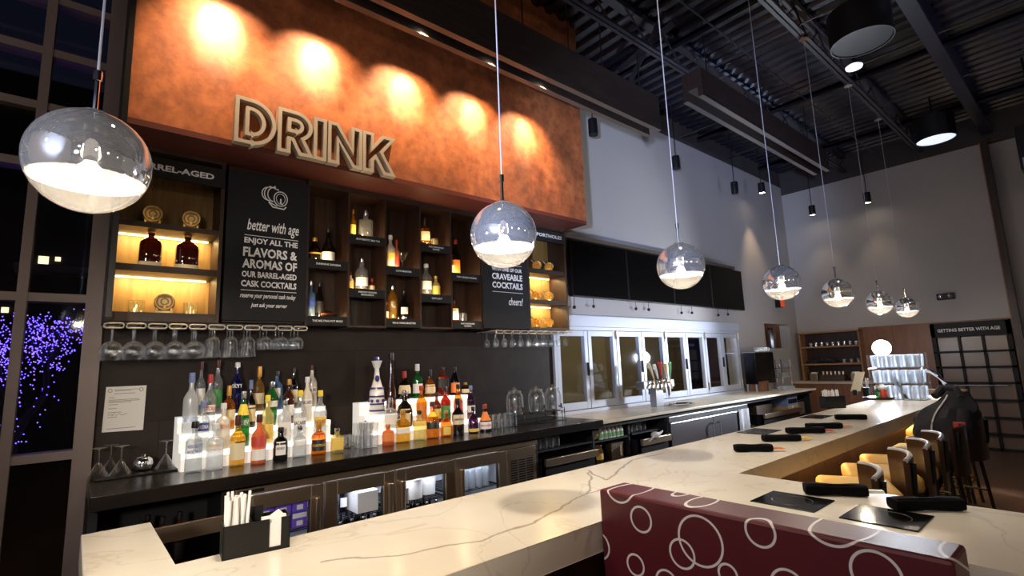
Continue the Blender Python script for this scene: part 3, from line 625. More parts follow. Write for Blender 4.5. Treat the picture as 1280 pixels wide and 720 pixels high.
for (c, z), tx in zip(SH, TX):
    x0, x1 = CX[c] + .009, CX[c + 1] - .009
    s = obj('shelf', MB().box(x0, x1, CABF + .012, WALL - .03, z - .03, z), 'dark_wood_h', cu)
    nm = obj('name_strip', MB().box(x0, x1, CABF - .008, CABF + .012, z - .075, z), 'black_label', s)
    b = MB(); xm = (x0 + x1) / 2
    rows_ = [tx] if isinstance(tx, str) else list(tx)
    for k, r_ in enumerate(rows_):
        hgt = .016 if len(rows_) == 1 else .014; wd = min(.24, len(r_) * .0125); zz = z - .045 if len(rows_) == 1 else z - .034 - .022 * k
        fit_text(b, r_, (xm - wd / 2, CABF - .0092, zz), (1, 0, 0), (0, 0, 1), wd, hgt, 0, .02)
    obj('lettering', b, 'sign_white', s)
for c in (1, 3): obj('shelf', MB().box(CX[c] + .009, CX[c + 1] - .009, CABF, WALL - .03, CZ0 - .022, CZ0 - .005), 'dark_wood_h', cu)

# DRINK sign
dr = thing('wall_sign', 'large raised outline letters spelling DRINK on the copper wall', 'sign', (1.3, COPF, 3.22))
def arc(cx, cz, rx, rz, a0, a1, n=12): return [(cx + rx * math.cos(R(a0 + (a1 - a0) * i / n)), cz + rz * math.sin(R(a0 + (a1 - a0) * i / n))) for i in range(n + 1)]
LET = {
 'D': (.76, [[(0, 0), (.28, 0)] + arc(.28, .5, .46, .5, -90, 90, 18) + [(0, 1)], [(.2, .2), (.28, .2)] + arc(.28, .5, .25, .3, -90, 90, 14) + [(.2, .8)]]),
 'R': (.70, [[(0, 0), (.2, 0), (.2, .33), (.28, .33), (.44, 0), (.68, 0), (.49, .385)] + arc(.34, .68, .33, .32, -50, 90, 12) + [(0, 1)], [(.2, .53), (.34, .53)] + arc(.34, .67, .14, .14, -90, 90, 8) + [(.2, .81)]]),
 'I': (.22, [[(0, 0), (.22, 0), (.22, 1), (0, 1)]]),
 'N': (.76, [[(0, 0), (.2, 0), (.2, .62), (.58, 0), (.76, 0), (.76, 1), (.56, 1), (.56, .38), (.18, 1), (0, 1)]]),
 'K': (.72, [[(0, 0), (.2, 0), (.2, .30), (.28, .41), (.50, 0), (.73, 0), (.42, .56), (.72, 1), (.47, 1), (.2, .60), (.2, 1), (0, 1)]]),
}
lx = [(.712, .955, 'D'), (.985, 1.21, 'R'), (1.235, 1.305, 'I'), (1.34, 1.585, 'N'), (1.615, 1.86, 'K')]
for xa, xb, ch in lx:
    wd, outs = LET[ch]; b = MB()
    for o_ in outs: b.ribbon([(xa + x / wd * (xb - xa), 3.225 + z * .305) for x, z in o_], .025, .06)
    bb = MB(); bb.add([(x, COPF - .067 + y, z) for x, y, z in b.v], b.f)
    obj('letter', bb, 'sign_metal' if 'sign_metal' in M else pb('sign_metal', (.46, .41, .35), .35, metal=.15).name, dr)
    st = MB()
    for px in (xa + .01, xb - .02): st.cyl((0, 0, 0), .004, 0, .012, 6, mat=Matrix.Translation((px, COPF, 3.235)) @ Matrix.Rotation(R(90), 4, 'X'))
    obj('standoff', st, 'steel', dr)

# hanging channel beams
def channel(x0, x1, y0, y1, z0, z1, label, rods):
    t = thing('hanging_beam', label, 'beam', ((x0 + x1) / 2, (y0 + y1) / 2, z0))
    obj('front_flange', MB().box(x0, x1, y0, y0 + .055, z0, z1), 'beam_wood', t); obj('back_flange', MB().box(x0, x1 , y1 - .055, y1, z0, z1), 'beam_wood', t)
    obj('web', MB().box(x0 + .01, x1 - .01, y0 + .055, y1 - .055, z0 + .12, z1), 'beam_wood', t)
    obj('edge_highlight', MB().box(x0, x1, y0 - .002, y0 + .057, z0 - .006, z0).box(x0, x1, y1 - .057, y1 + .002, z0 - .006, z0), 'trim_brown' if x0 < 0 else 'steel_cool', t)  # paler strips stand in for light catching the flange bottoms
    for x in rods: obj('hanger_rod', MB().cyl((x, (y0 + y1) / 2, 0), .007, z1, 5.6, 6), 'black_metal', t)
channel(-2.0, 5.22, 3.2, 3.42, 4.415, 4.85, 'long dark wooden channel beam hanging before the copper wall', (.4, 1.8, 3.1, 3.75, 4.3, 5.0))
channel(5.12, 9.04, 2.58, 2.82, 4.565, 4.9, 'dark wooden channel beam hanging before the grey wall', (5.5, 7.0, 8.6))

# ------------------------------------------------------------------ bottles and glasses
FRONT = -PI / 2
SHAPES = {   # radius, height fractions of the full body (cap excluded); n = roundness, sy = depth ratio
 'absolut': (2, 1, [(.86, 0), (1, .02), (1, .60), (.97, .66), (.80, .72), (.45, .755), (.34, .78), (.34, .98), (.40, .985), (.40, 1)]),
 'wine':    (2, 1, [(.9, 0), (1, .02), (1, .58), (.95, .64), (.70, .71), (.42, .77), (.33, .83), (.32, .985), (.38, .99), (.38, 1)]),
 'taper':   (2, 1, [(.9, 0), (1, .02), (.98, .42), (.92, .55), (.66, .70), (.42, .82), (.34, .9), (.34, 1)]),
 'round':   (2, 1, [(.8, 0), (.95, .03), (1, .25), (.98, .45), (.78, .62), (.42, .72), (.32, .78), (.32, 1)]),
 'flat':    (3.4, .55, [(.94, 0), (1, .02), (1, .58), (.92, .68), (.55, .76), (.30, .80), (.28, .98), (.33, .985), (.33, 1)]),
 'square':  (5, .9, [(.96, 0), (1, .02), (1, .66), (.94, .72), (.55, .76), (.36, .79), (.36, 1)]),
 'slim':    (2, 1, [(.9, 0), (1, .01), (1, .22), (.85, .40), (.55, .60), (.42, .75), (.40, .97), (.50, .975), (.50, 1)]),
 'shaker':  (2, 1, [(.72, 0), (.75, .02), (.95, .45), (1, .62), (.92, .72), (.60, .82), (.40, .88), (.38, 1)]),
 'bell':    (2, 1, [(.92, 0), (1, .02), (1, .34), (.95, .44), (.66, .55), (.40, .68), (.30, .82), (.30, 1)]),
 'squat':   (2, 1, [(.92, 0), (1, .03), (1, .55), (.85, .68), (.45, .76), (.38, .80), (.38, 1)]),
}
def bottle(name, label, loc, r, h, shape, body, cap, lab=None, text=None, tmat='ink_black', lz=(.14, .46), la=62, capf=.13, group=None, cat='bottle', neck=None, lab2=None, rz=0.0, seg=20):
    n, sy, prof = SHAPES[shape]
    t = thing(name, label, cat, loc, rz, group)
    hb = h * (1 - capf * .55)
    P_ = [(r * a, hb * z) for a, z in prof]
    b = MB().lathe(P_, seg=seg, n=n, sy=sy); obj('glass_body', b, body, t, local=True)
    rn = P_[-1][0]
    zc = h * (1 - capf)
    obj('cap', MB().lathe([(rn * 1.06, zc), (rn * 1.12, zc + .003), (rn * 1.06, h - .003), (rn * .85, h)], seg=12), cap, t, local=True)
    def rad(z):
        for (a, za), (c, zb) in zip(P_, P_[1:]):
            if za <= z <= zb: return a + (c - a) * ((z - za) / max(1e-6, zb - za))
        return P_[-1][0]
    def patch(z0, z1, ang, off, k=10, kz=3):
        vs = []; fs = []
        for j in range(kz + 1):
            z = z0 + (z1 - z0) * j / kz; rr = rad(z) + off
            for i in range(k + 1):
                a = FRONT + R(ang) * (2 * i / k - 1); x, y = sect(a, n, 1, sy); vs.append((rr * x, rr * y, z))
        for j in range(kz):
            for i in range(k): o_ = j * (k + 1) + i; fs.append((o_, o_ + 1, o_ + k + 2, o_ + k + 1))
        return vs, fs
    lb = None
    if lab:
        lb = obj('label', MB().add(*patch(h * lz[0], h * lz[1], la, .0008), smooth=True), lab, t, local=True)
    if lab2:
        obj('neck_label', MB().add(*patch(h * lab2[1], h * lab2[2], 75, .0008), smooth=True), lab2[0], t, local=True)
    if neck: obj('neck_sleeve', MB().lathe([(rad(h * neck[1]) + .0008, h * neck[1]), (rad(h * (neck[1] + neck[2]) / 2) + .0008, h * (neck[1] + neck[2]) / 2), (rad(h * neck[2]) + .0008, h * neck[2])], seg=14, n=n, sy=sy, caps=False), neck[0], t, local=True)
    if text:
        rows_ = text if isinstance(text, tuple) else (text,)
        z0, z1 = h * lz[0], h * lz[1]; hh = (z1 - z0) / max(len(rows_), 1)
        tb = MB()
        for k, s in enumerate(rows_):
            v_, f_ = text_geo(s, 1, 'LEFT', 0, .02)
            xs = [p[0] for p in v_]; ys = [p[1] for p in v_]; wtx = max(xs) - min(xs); htx = max(ys) - min(ys)
            arc_w = 2 * R(la * .82); zb = z1 - hh * (k + 1) + hh * .2; th = hh * .6 if len(rows_) > 1 else min(hh * .6, h * .075); zb = zb if len(rows_) > 1 else (z0 + z1) / 2 - th / 2
            vv = []
            for p in v_:
                a = FRONT + arc_w * ((p[0] - min(xs)) / wtx - .5); z = zb + th * (p[1] - min(ys)) / htx
                x, y = sect(a, n, 1, sy); rr = rad(z) + .0018; vv.append((rr * x, rr * y, z))
            tb.add(vv, f_)
        obj('lettering', tb, tmat, t if lb is None else lb, local=True)
    return t
def place(xc, ytop, ybase, wpx, Y, z):
    """size and spot of an upright round thing seen at these pixels, standing at depth Y on a shelf of height z"""
    p = at(xc, ybase, Y=Y); q = at(xc, ytop, Y=Y)
    dx = at(xc + wpx / 2, (ytop + ybase) / 2, Y=Y).x - at(xc - wpx / 2, (ytop + ybase) / 2, Y=Y).x
    r = dx * Y / math.hypot(p.x, Y) / 2
    return (p.x, Y, z), r * 1.06, q.z - z

# lit stepped risers
def riser(x0, x1, label):
    t = thing('bottle_riser', label, 'riser', ((x0 + x1) / 2, 3.85, CTZ))
    obj('step', MB().box(x0, x1, 3.875, 4.23, CTZ + .001, CTZ + .11), 'riser_glow', t)
    obj('step', MB().box(x0, x1, 3.985, 4.23, CTZ + .11, CTZ + .22), 'riser_glow', t)
    obj('step', MB().box(x0, x1, 4.095, 4.23, CTZ + .22, CTZ + .32), 'riser_glow', t)
    for y, z in ((3.875, .11), (3.985, .22), (4.095, .32)): obj('lit_edge', MB().box(x0, x1, y - .002, y, CTZ + z - .034, CTZ + z), 'riser_edge', t)
    return t
T = [(3.805, CTZ), (3.93, CTZ + .11), (4.04, CTZ + .22), (4.16, CTZ + .32)]
XL0, XL1 = at(226, 560, Y=3.9).x, at(418, 548, Y=3.9).x
XR0, XR1 = at(462, 540, Y=3.9).x, at(600, 520, Y=3.9).x
riser(XL0, XL1, 'lit white stepped riser under the clear spirits on the left'); riser(XR0, XR1, 'lit white stepped riser under the brown spirits on the right')
GL = 'clear and white spirits on the left riser'; GR = 'brown spirits on the right riser'
BT = [
 # xc top base w tier shape body cap label ltext lettercolour label
 (241, 527, 591, 21, 0, 'absolut', 'g_clear', 'cap_black', None, ('ABSOLUT', 'VODKA'), 'ink_blue', 'clear vodka bottle with blue letters, front row far left', {'lz': (.36, .58)}),
 (267.5, 529, 588, 21, 0, 'absolut', 'g_frost', 'cap_white', None, ('ABSOLUT', 'CITRON'), 'ink_gold', 'frosted vodka bottle with yellow letters in the front row', {'lz': (.38, .58)}),
 (295.5, 519, 584, 19, 0, 'wine', 'g_gold', 'cap_brown', 'lab_cream', None, 'ink_black', 'pale gold bottle with bright yellow shoulder and oval badge', {'neck': ('cap_yellow', .50, .68), 'capf': .2}),
 (322.5, 518, 580, 18, 0, 'wine', 'g_pink', 'cap_brown', 'lab_white', None, 'ink_red', 'salmon pink gin bottle with a dark red cap', {'lz': (.08, .30), 'lab2': ('lab_red', .34, .56), 'capf': .16}),
 (350, 534, 577, 18, 0, 'squat', 'g_gin', 'cap_black', 'lab_white', "HENDRICK'S", 'ink_black', 'short black gin bottle with a white diamond label', {'lz': (.18, .58), 'la': 40}),
 (374, 532, 574, 17, 0, 'squat', 'g_clear', 'cap_silver', 'lab_white', None, 'ink_black', 'short clear bottle with a pale band, beside the black gin bottle', {'lz': (.40, .55)}),
 (398, 526, 570, 18, 0, 'squat', 'g_amber', 'cap_gold', 'lab_black', 'COINTREAU', 'ink_gold', 'squat orange liqueur bottle with a black label and red sash', {'neck': ('lab_orange', .52, .66), 'capf': .2}),
 (421, 535, 567, 15, 0, 'square', 'g_pale', 'cap_silver', 'lab_yellow', None, 'ink_black', 'small square bottle with a yellow label, right of the left riser', {'lz': (.12, .62)}),
 (251.5, 501, 562, 17, 1, 'absolut', 'g_clear', 'cap_blue', 'ink_blue', 'SVEDKA', 'sign_white', 'clear vodka bottle with a blue band label on the first step', {'lz': (.40, .56)}),
 (277.5, 504, 561, 17, 1, 'absolut', 'g_white', 'cap_white', None, 'SVEDKA', 'lab_orange', 'milky white vodka bottle with pale orange letters', {'lz': (.38, .60)}),
 (302.5, 489, 556, 17, 1, 'taper', 'g_green', 'cap_silver', 'lab_green', 'VEEV', 'sign_white', 'green bottle with a yellow shoulder and tall pourer', {'neck': ('cap_yellow', .56, .76), 'lz': (.36, .5)}),
 (333, 494, 554, 16, 1, 'wine', 'g_pale', 'cap_yellow', 'lab_yellow', None, 'ink_black', 'pale yellow rum bottle with an orange cap', {'lz': (.10, .40)}),
 (355, 500, 553, 16, 1, 'flat', 'g_frost', 'cap_silver', 'lab_white', None, 'ink_black', 'frosted silver bottle with a white oval label', {}),
 (374, 488, 551, 16, 1, 'wine', 'g_clear', 'cap_yellow', 'lab_white', 'BACARDI', 'ink_black', 'clear rum bottle with a bright yellow cap, left of its twin', {'lz': (.24, .44)}),
 (399.5, 488, 548, 15.5, 1, 'wine', 'g_clear', 'cap_yellow', 'lab_yellow', 'BACARDI', 'ink_red', 'clear rum bottle with yellow cap at the right end of the first step', {'lz': (.24, .44)}),
 (236.5, 466, 541, 19, 2, 'wine', 'g_frost', 'cap_blue', None, 'GREY GOOSE', 'ink_blue', 'tall frosted vodka bottle with a blue cap, far left of the second step', {'lz': (.12, .34), 'capf': .17}),
 (260, 468, 538, 16, 2, 'wine', 'g_clear', 'cap_red', 'lab_white', 'STOLI', 'ink_red', 'clear vodka bottle with a red cap and red banner label', {'lz': (.34, .46), 'capf': .16}),
 (284.5, 482, 538, 16, 2, 'flat', 'g_amber', 'cap_gold', 'lab_cream', None, 'ink_black', 'flat amber bottle with an orange cap', {'lz': (.2, .45), 'capf': .24}),
 (312, 475, 533, 14, 2, 'round', 'g_dark', 'cap_blue', 'lab_cream', None, 'ink_black', 'dark round-shouldered bottle with a cream label and blue cap', {'lz': (.12, .46), 'capf': .2}),
 (338.5, 477, 532, 16, 2, 'shaker', 'g_green', 'cap_silver', 'lab_white', None, 'lab_green', 'green gin bottle with a silver cap on the second step', {'lz': (.42, .56)}),
 (360, 474, 531, 14, 2, 'wine', 'g_brown', 'cap_gold', 'lab_white', None, 'ink_red', 'dark rum bottle with a gold cap on the second step', {'lz': (.18, .42)}),
 (383, 471, 529, 13, 2, 'wine', 'g_white', 'cap_white', 'lab_white', 'BACARDI', 'ink_black', 'white rum bottle with a white cap and red badge', {'lz': (.36, .5)}),
 (248.5, 452, 527, 12, 3, 'wine', 'g_clear', 'cap_brown', 'lab_white', None, 'ink_blue', 'clear bottle with a dark red cap at the back left', {'lz': (.2, .5), 'capf': .16}),
 (269.5, 450, 526, 14, 3, 'wine', 'g_clear', 'cap_brown', 'lab_green', None, 'ink_red', 'tall clear bottle with a brown cap and leafy label at the back', {'lz': (.15, .46), 'capf': .15}),
 (294.5, 453, 522, 15, 3, 'wine', 'g_blue', 'cap_white', None, 'SKYY', 'sign_white', 'tall cobalt blue vodka bottle at the back', {'lz': (.46, .60), 'capf': .10}),
 (322.5, 458, 520, 14, 3, 'wine', 'g_gold', 'cap_gold', 'lab_cream', None, 'ink_black', 'tall golden rum bottle with a gold cap at the back', {'lz': (.16, .4), 'capf': .24}),
 (345, 464, 518, 14.5, 3, 'flat', 'g_sapphire', 'cap_black', 'lab_white', None, 'ink_blue', 'pale blue gin bottle with a dark cap at the back', {'lz': (.3, .56), 'la': 30}),
 (366, 460, 516, 11, 3, 'wine', 'g_dark', 'cap_black', 'lab_cream', None, 'ink_black', 'slim black bottle at the back of the left riser', {}),
 (389, 456, 514, 13, 3, 'wine', 'g_white', 'cap_brown', 'lab_white', 'MALIBU', 'ink_black', 'white coconut rum bottle with a dark cap at the back', {'lz': (.34, .46), 'capf': .13}),
 # right riser
 (471, 446, 504, 18, 2, 'bell', 'ceramic_white', 'ceramic_blue', None, None, 'ink_black', 'tall white and blue painted ceramic tequila bottle', {'special': 'painted'}),
 (489, 441, 499, 12, 2, 'slim', 'g_brown', 'cap_black', None, None, 'ink_black', 'very tall slim brown bottle beside the painted ceramic one', {}),
 (505.5, 464, 503, 16, 3, 'round', 'g_dark', 'cap_red', 'lab_cream', None, 'ink_black', 'dark bottle with a red cap and cream label', {'lz': (.2, .5), 'capf': .24}),
 (522, 455, 500, 13, 3, 'wine', 'g_green', 'cap_white', 'lab_white', None, 'ink_red', 'dark green whiskey bottle with a white cap', {'lz': (.15, .42), 'capf': .2}),
 (537.5, 462, 499, 14, 3, 'round', 'g_amber', 'cap_black', 'lab_cream', None, 'ink_red', 'amber whiskey bottle with a black cap and red and cream label', {'capf': .24}),
 (553.5, 459, 497, 13.5, 3, 'square', 'g_red', 'cap_black', 'lab_black', None, 'ink_gold', 'square reddish bottle with a black cap at the back', {'lz': (.3, .6)}),
 (569, 459, 496, 12, 3, 'taper', 'g_dark', 'cap_black', 'lab_orange', None, 'ink_black', 'dark tapered bottle with an orange-red label', {'lz': (.1, .44)}),
 (582, 478, 495, 11, 3, 'squat', 'g_dark', 'cap_gold', 'lab_cream', None, 'ink_black', 'short dark bottle with a wide gold cap', {'capf': .2}),
 (488, 497, 518, 15, 1, 'square', 'g_clear', 'cap_silver', 'lab_white', None, 'lab_green', 'small square clear tequila bottle with a silver stopper', {'capf': .32}),
 (506, 488, 517, 19, 1, 'round', 'g_dark', 'cap_silver', 'lab_cream', None, 'ink_black', 'round black liqueur bottle with a gold arched label', {'lz': (.06, .5), 'la': 40}),
 (527, 482, 519, 13, 1, 'wine', 'g_amber', 'cap_red', 'lab_orange', None, 'ink_red', 'orange-labelled bourbon bottle in the middle row', {'lz': (.1, .5)}),
 (546, 490, 514, 10, 1, 'wine', 'g_brown', 'cap_black', 'lab_yellow', None, 'ink_black', 'thin brown bottle behind the yellow-shouldered one', {}),
 (557, 483, 515, 12, 1, 'wine', 'g_red', 'cap_black', 'lab_green', None, 'ink_black', 'brown bottle with a green label in the middle row', {'lz': (.1, .46)}),
 (573, 480, 515, 12, 1, 'taper', 'g_amber', 'cap_black', 'lab_red', None, 'ink_black', 'amber bottle with a bright red label in the middle row', {'lz': (.2, .6)}),
 (589, 482, 516, 10, 1, 'wine', 'g_purple', 'cap_blue', 'lab_white', None, 'ink_black', 'purple-blue bottle with a white label at the riser end', {'lz': (.2, .4)}),
 (485, 530, 559, 14, 0, 'square', 'g_pink', 'cap_gold', 'lab_orange', None, 'ink_red', 'short orange-red square bottle at the left of the front row', {'lz': (.2, .6)}),
 (503.5, 512, 557, 16.5, 0, 'square', 'g_gold', 'cap_gold', 'lab_white', None, 'ink_blue', 'square golden tequila bottle with a white label', {'lz': (.30, .46)}),
 (524.5, 513, 554, 15, 0, 'square', 'g_pale', 'cap_black', 'lab_yellow', None, 'ink_black', 'square pale tequila bottle with a yellow label and dark cap', {'lz': (.5, .66)}),
 (541, 502, 550, 17, 0, 'round', 'g_amber', 'cap_brown', 'lab_black', None, 'ink_gold', 'amber bottle with a yellow shoulder and slanted black label', {'neck': ('cap_yellow', .60, .72), 'lz': (.28, .46)}),
 (558, 513, 545, 15, 0, 'round', 'g_amber', 'cap_gold', 'lab_yellow', None, 'ink_black', 'round amber bottle with a gold shield label', {'lz': (.1, .46), 'la': 35}),
 (573, 498, 547, 14, 0, 'wine', 'g_dark', 'cap_black', 'lab_cream', 'JAMESON', 'ink_black', 'dark whiskey bottle with a tall cream label', {'lz': (.3, .56)}),
 (592, 508, 543, 13, 0, 'round', 'g_purple', 'cap_black', 'lab_yellow', None, 'ink_black', 'dark plum bottle left of the red-sashed one', {'lz': (.06, .18)}),
 (607, 505, 541.5, 15, 0, 'bell', 'g_dark', 'cap_red', 'lab_white', 'MARNIER', 'ink_red', 'dark orange liqueur bottle with a red sash and red seal', {'lz': (.10, .36), 'neck': ('lab_orange', .40, .72), 'capf': .17}),
]
for i, (xc, yt, yb, wp, tier, shp, body, cap, lab, tx, tm, lbl, kw) in enumerate(BT):
    Y, z = T[tier]; kw = dict(kw); sp = kw.pop('special', None)
    loc, r, h = place(xc, yt, yb, wp, Y, z)
    rz = -math.atan2(loc[0], Y) * .75
    t = bottle('liquor_bottle', lbl, loc, r, h, shp, body, cap, lab, tx, tm, group=GL if i < 29 else GR, rz=rz, **kw)
    if sp == 'painted':
        b = MB()
        for zz in (.06, .17, .30, .44): b.lathe([(r * (1.02 if zz < .34 else .99), h * zz), (r * (1.02 if zz < .34 else .97), h * (zz + .03))], seg=20)
        for k in range(8):
            a = k * PI / 4
            b.sphere((math.cos(a) * r * .98, math.sin(a) * r * .98, h * .24), r * .24, 8, 6)
        b.sphere((0, -r * .52, h * .62), r * .3, 10, 8, 1.5)
        obj('painted_motif', b, 'ceramic_blue', t, local=True)
        obj('crown', MB().lathe([(r * .38, h * .80), (r * .72, h * .93), (r * .66, h * .93), (r * .3, h * .82)], seg=8), 'ceramic_white', t, local=True)

# ------------------------------------------------------------------ stemware and tumblers
WG = {'slim': [(.000, 0), (.0035, .060), (.004, .066), (.016, .076), (.026, .096), (.028, .120), (.023, .150)],
      'big': [(.000, .0), (.004, .085), (.0045, .095), (.036, .106), (.057, .132), (.063, .160), (.058, .188), (.048, .210)],
      'tulip': [(.000, 0), (.004, .050), (.0045, .062), (.026, .080), (.036, .105), (.032, .140), (.041, .178), (.044, .205)],
      'small': [(.000, 0), (.0035, .055), (.004, .062), (.026, .074), (.040, .095), (.042, .118), (.036, .152)]}
def stem_glass(kind, loc, label, group, up=False, name='wine_glass', mat='glassware'):
    P_ = WG[kind]; s = 1 if up else -1
    t = thing(name, label, 'glass', loc, 0, group)
    sg = lambda pr: MB().lathe([(r, s * z) for r, z in pr], seg=16)
    obj('foot', sg([(.034, 0), (.034, .002), (.012, .006), (.0045, .012)]), mat, t, local=True)
    obj('stem', sg([(.0045, .012), (.0038, .03), (.0038, P_[1][1]), (.006, P_[2][1])]), mat, t, local=True)
    inn = [(max(r - .0015, .001), z + .002) for r, z in P_[2:]]
    obj('bowl', MB().lathe([(r, s * z) for r, z in P_[2:]], seg=16, caps=False), mat, t, local=True)
    return t
ORD = ['first', 'second', 'third', 'fourth', 'fifth', 'sixth', 'seventh', 'eighth', 'ninth', 'tenth', 'eleventh']
DEP = ['front', 'middle', 'back']
pb('loop_metal', (.72, .66, .58), .3, metal=.5)
def loop_rack(x0, n, y0, y1, z, label, pitch=.1105):
    t = thing('glass_rack', label, 'rack', (x0, y0, z)); 
    for i in range(n):
        cx = x0 + pitch * (i + .5); w_ = .043; p = []
        hr = .014; cc = w_ + .006 - hr
        p += [(cx - cc + hr * math.cos(R(a)), y0, z + hr * math.sin(R(a))) for a in range(90, 271, 30)] + [(cx + cc + hr * math.cos(R(a)), y0, z + hr * math.sin(R(a))) for a in range(-90, 91, 30)]
        obj('wire_loop', MB().tube(p, .0048, 8, True), 'loop_metal', t); obj('rail', MB().tube([(cx - cc, y0, z + hr), (cx - cc, y1, z + hr)], .0045, 6).tube([(cx + cc, y0, z + hr), (cx + cc, y1, z + hr)], .0045, 6), 'loop_metal', t)
    obj('mount_bar', MB().box(x0, x0 + pitch * n, y0 + .10, y0 + .125, z + .018, z + .035).box(x0, x0 + pitch * n, y1 - .02, y1, z + .018, z + .035), 'black_metal', t)
loop_rack(.105, 11, 3.93, 4.26, 1.995, 'wire loop glass rack under the barrel-aged cabinet'); loop_rack(3.13, 10, 3.93, 4.26, 1.995, 'wire loop glass rack under the porthole cabinet', .1105)
proto = {}
def hang(kind, loc, label, group):
    if kind not in proto: proto[kind] = stem_glass(kind, loc, label, group)
    else: dup(proto[kind], loc, None, label, group)
for i in range(11):
    kind = 'big' if i < 5 else 'tulip' if i < 8 else 'small'; word = {'big': 'large bowled wine glass', 'tulip': 'tall tulip glass', 'small': 'small wine glass'}[kind]
    for d in range(3):
        hang(kind, (.105 + .1105 * (i + .5), 3.99 + d * .085, 1.999), f'{word} at the {DEP[d]} of the left rack, {ORD[i]} loop from left', 'stemware hanging under the left rack')
for i in range(10):
    for d in range(2):
        hang('slim', (3.13 + .1105 * (i + .5), 3.99 + d * .15, 1.999), f'small wine glass at the {DEP[2 * d]} of the right rack, {ORD[i]} loop from left', 'stemware hanging under the right rack')
def tumbler(loc, r, h, label, group, name='tumbler', mat='glassware', taper=.88):
    t = obj(name, MB().lathe([(r * taper, 0), (r * taper, .004), (r, h), (r - .0025, h), (r * taper - .003, .01), (1e-5, .009)], seg=14), mat, local=True)
    t.location = loc; tag(t, label, 'glass', group); return t
tproto = {}
def tumb(key, loc, r, h, label, group, **k):
    if key not in tproto: tproto[key] = tumbler(loc, r, h, label, group, **k)
    else:
        c = tproto[key].copy(); C.objects.link(c); c.location = loc; c['label'] = label; c['group'] = group
# tall glasses stacked in twos left of the painted bottle
k = 0
for i in range(3):
    for j in range(2):
        for lv in range(2):
            p = at(449 + i * 12, 560, Z=CTZ); loc = (p.x + j * .0, 3.80 + j * .085, CTZ + .004 + lv * .093)
            tumb('tall', loc, .034, .09, f"{'lower' if lv == 0 else 'upper'} tumbler of the {['left', 'middle', 'right'][i]} {['front', 'back'][j]} stack between the risers", 'tumblers stacked between the risers')
for i in range(4):
    tumb('rock', (at(434, 555, Y=3.93).x + (i % 2) * .082, 3.93 + (i // 2) * .09, CTZ), .037, .09, f"cut rocks glass, {['front left', 'front right', 'back left', 'back right'][i]} of four behind the yellow-labelled bottle", 'rocks glasses between the risers')
for i in range(4):
    for j in range(2):
        for lv in range(2):
            tumb('rock2', (3.02 + i * .073, 3.83 + j * .075, CTZ + lv * .066), .034, .064, f"{'lower' if lv == 0 else 'upper'} crystal glass, {ORD[i]} from left, {['front', 'back'][j]} row beside the drink jars", 'crystal glasses beside the drink jars', taper=.95)
p = at(463, 512, Y=4.0); bottle('bitters_bottle', 'small dark bitters bottle with a black cap by the stacked tumblers', (at(457, 520, Y=3.98).x, 3.98, CTZ), .02, .19, 'wine', 'g_dark', 'cap_black', 'lab_black', capf=.2)
# left tray of upturned martini glasses
ty = 4.09
obj_t = tag(obj('bar_mat', MB().bbox(.13, .62, ty - .13, ty + .15, CTZ, CTZ + .012, .004), 'black_plastic', loc=(.37, ty, CTZ)), 'black rubber mat under the upturned cocktail glasses', 'mat')
def martini(loc, label, name='cocktail_glass', up=False, mat='glassware', s=1.0):
    t = thing(name, label, 'glass', loc, 0, 'cocktail glasses on the black mat'); q = (lambda z: z * s) if up else (lambda z: (.17 - z) * s)
    L = lambda pr: MB().lathe([(r * s, q(z)) for r, z in pr], seg=18)
    obj('foot', L([(.038, 0), (.038, .002), (.010, .008), (.004, .014)]), mat, t, local=True); obj('stem', L([(.004, .014), (.0035, .085)]), mat, t, local=True); obj('bowl', MB().lathe([(r * s, q(z)) for r, z in [(.0035, .085), (.012, .092), (.058, .17)]], seg=18, caps=False), mat, t, local=True)
    return t
for px, d, w_ in ((122, -.02, 'left front'), (150, -.02, 'middle'), (138, .10, 'left back'), (206, 0, 'right')):
    martini((at(px, 590, Y=ty).x, ty + d, CTZ + .012), f'upturned cocktail glass on the black mat, {w_} one')
t = thing('cocktail_bowl', 'rounded smoky silver bowl on the black mat between cocktail glasses', 'bowl', (at(178, 590, Y=ty).x, ty, CTZ + .012))
obj('bowl', MB().lathe([(.02, 0), (.045, .012), (.056, .04), (.05, .07), (.036, .085), (.03, .088)], seg=20), 'chrome', t, local=True); obj('knob', MB().cyl((0, 0, 0), .012, .086, .1, 10), 'chrome', t, local=True)
pn = thing('notice_sheet', 'white typed letter pinned to the dark tiles', 'paper', (.26, WALL - .013, 1.33))
obj('sheet', MB().add([(.155, WALL - .0145, 1.335), (.372, WALL - .0145, 1.329), (.375, WALL - .0145, 1.622), (.160, WALL - .0145, 1.622)], [(0, 1, 2, 3)]).add([(.155, WALL - .0135, 1.335), (.372, WALL - .0135, 1.329), (.375, WALL - .0135, 1.622), (.160, WALL - .0135, 1.622)], [(3, 2, 1, 0)]), 'paper', pn)
b = MB(); random.seed(3)
for i, z in enumerate((1.60, 1.592, 1.575, 1.55, 1.535, 1.527, 1.519, 1.505, 1.48, 1.455, 1.44, 1.425, 1.352)):
    w_ = (.13, .09, .11, .03, .16, .165, .12, .05, .045, .07, .03, .05, .15)[i]; x0 = .205 if i < 3 else .178
    b.box(x0, x0 + w_, WALL - .0152, WALL - .0146, z, z + .0026)
ring(b, .182, 1.597, .012, .012, .003, WALL - .0153, 14); ring(b, .348, 1.597, .012, .012, .003, WALL - .0153, 14)
b.tube([(.20, WALL - .0152, 1.432), (.215, WALL - .0152, 1.452), (.222, WALL - .0152, 1.434), (.24, WALL - .0152, 1.447), (.25, WALL - .0152, 1.436), (.28, WALL - .0152, 1.445)], .0012, 4)
obj('printed_lines', b, 'trim_brown', pn)

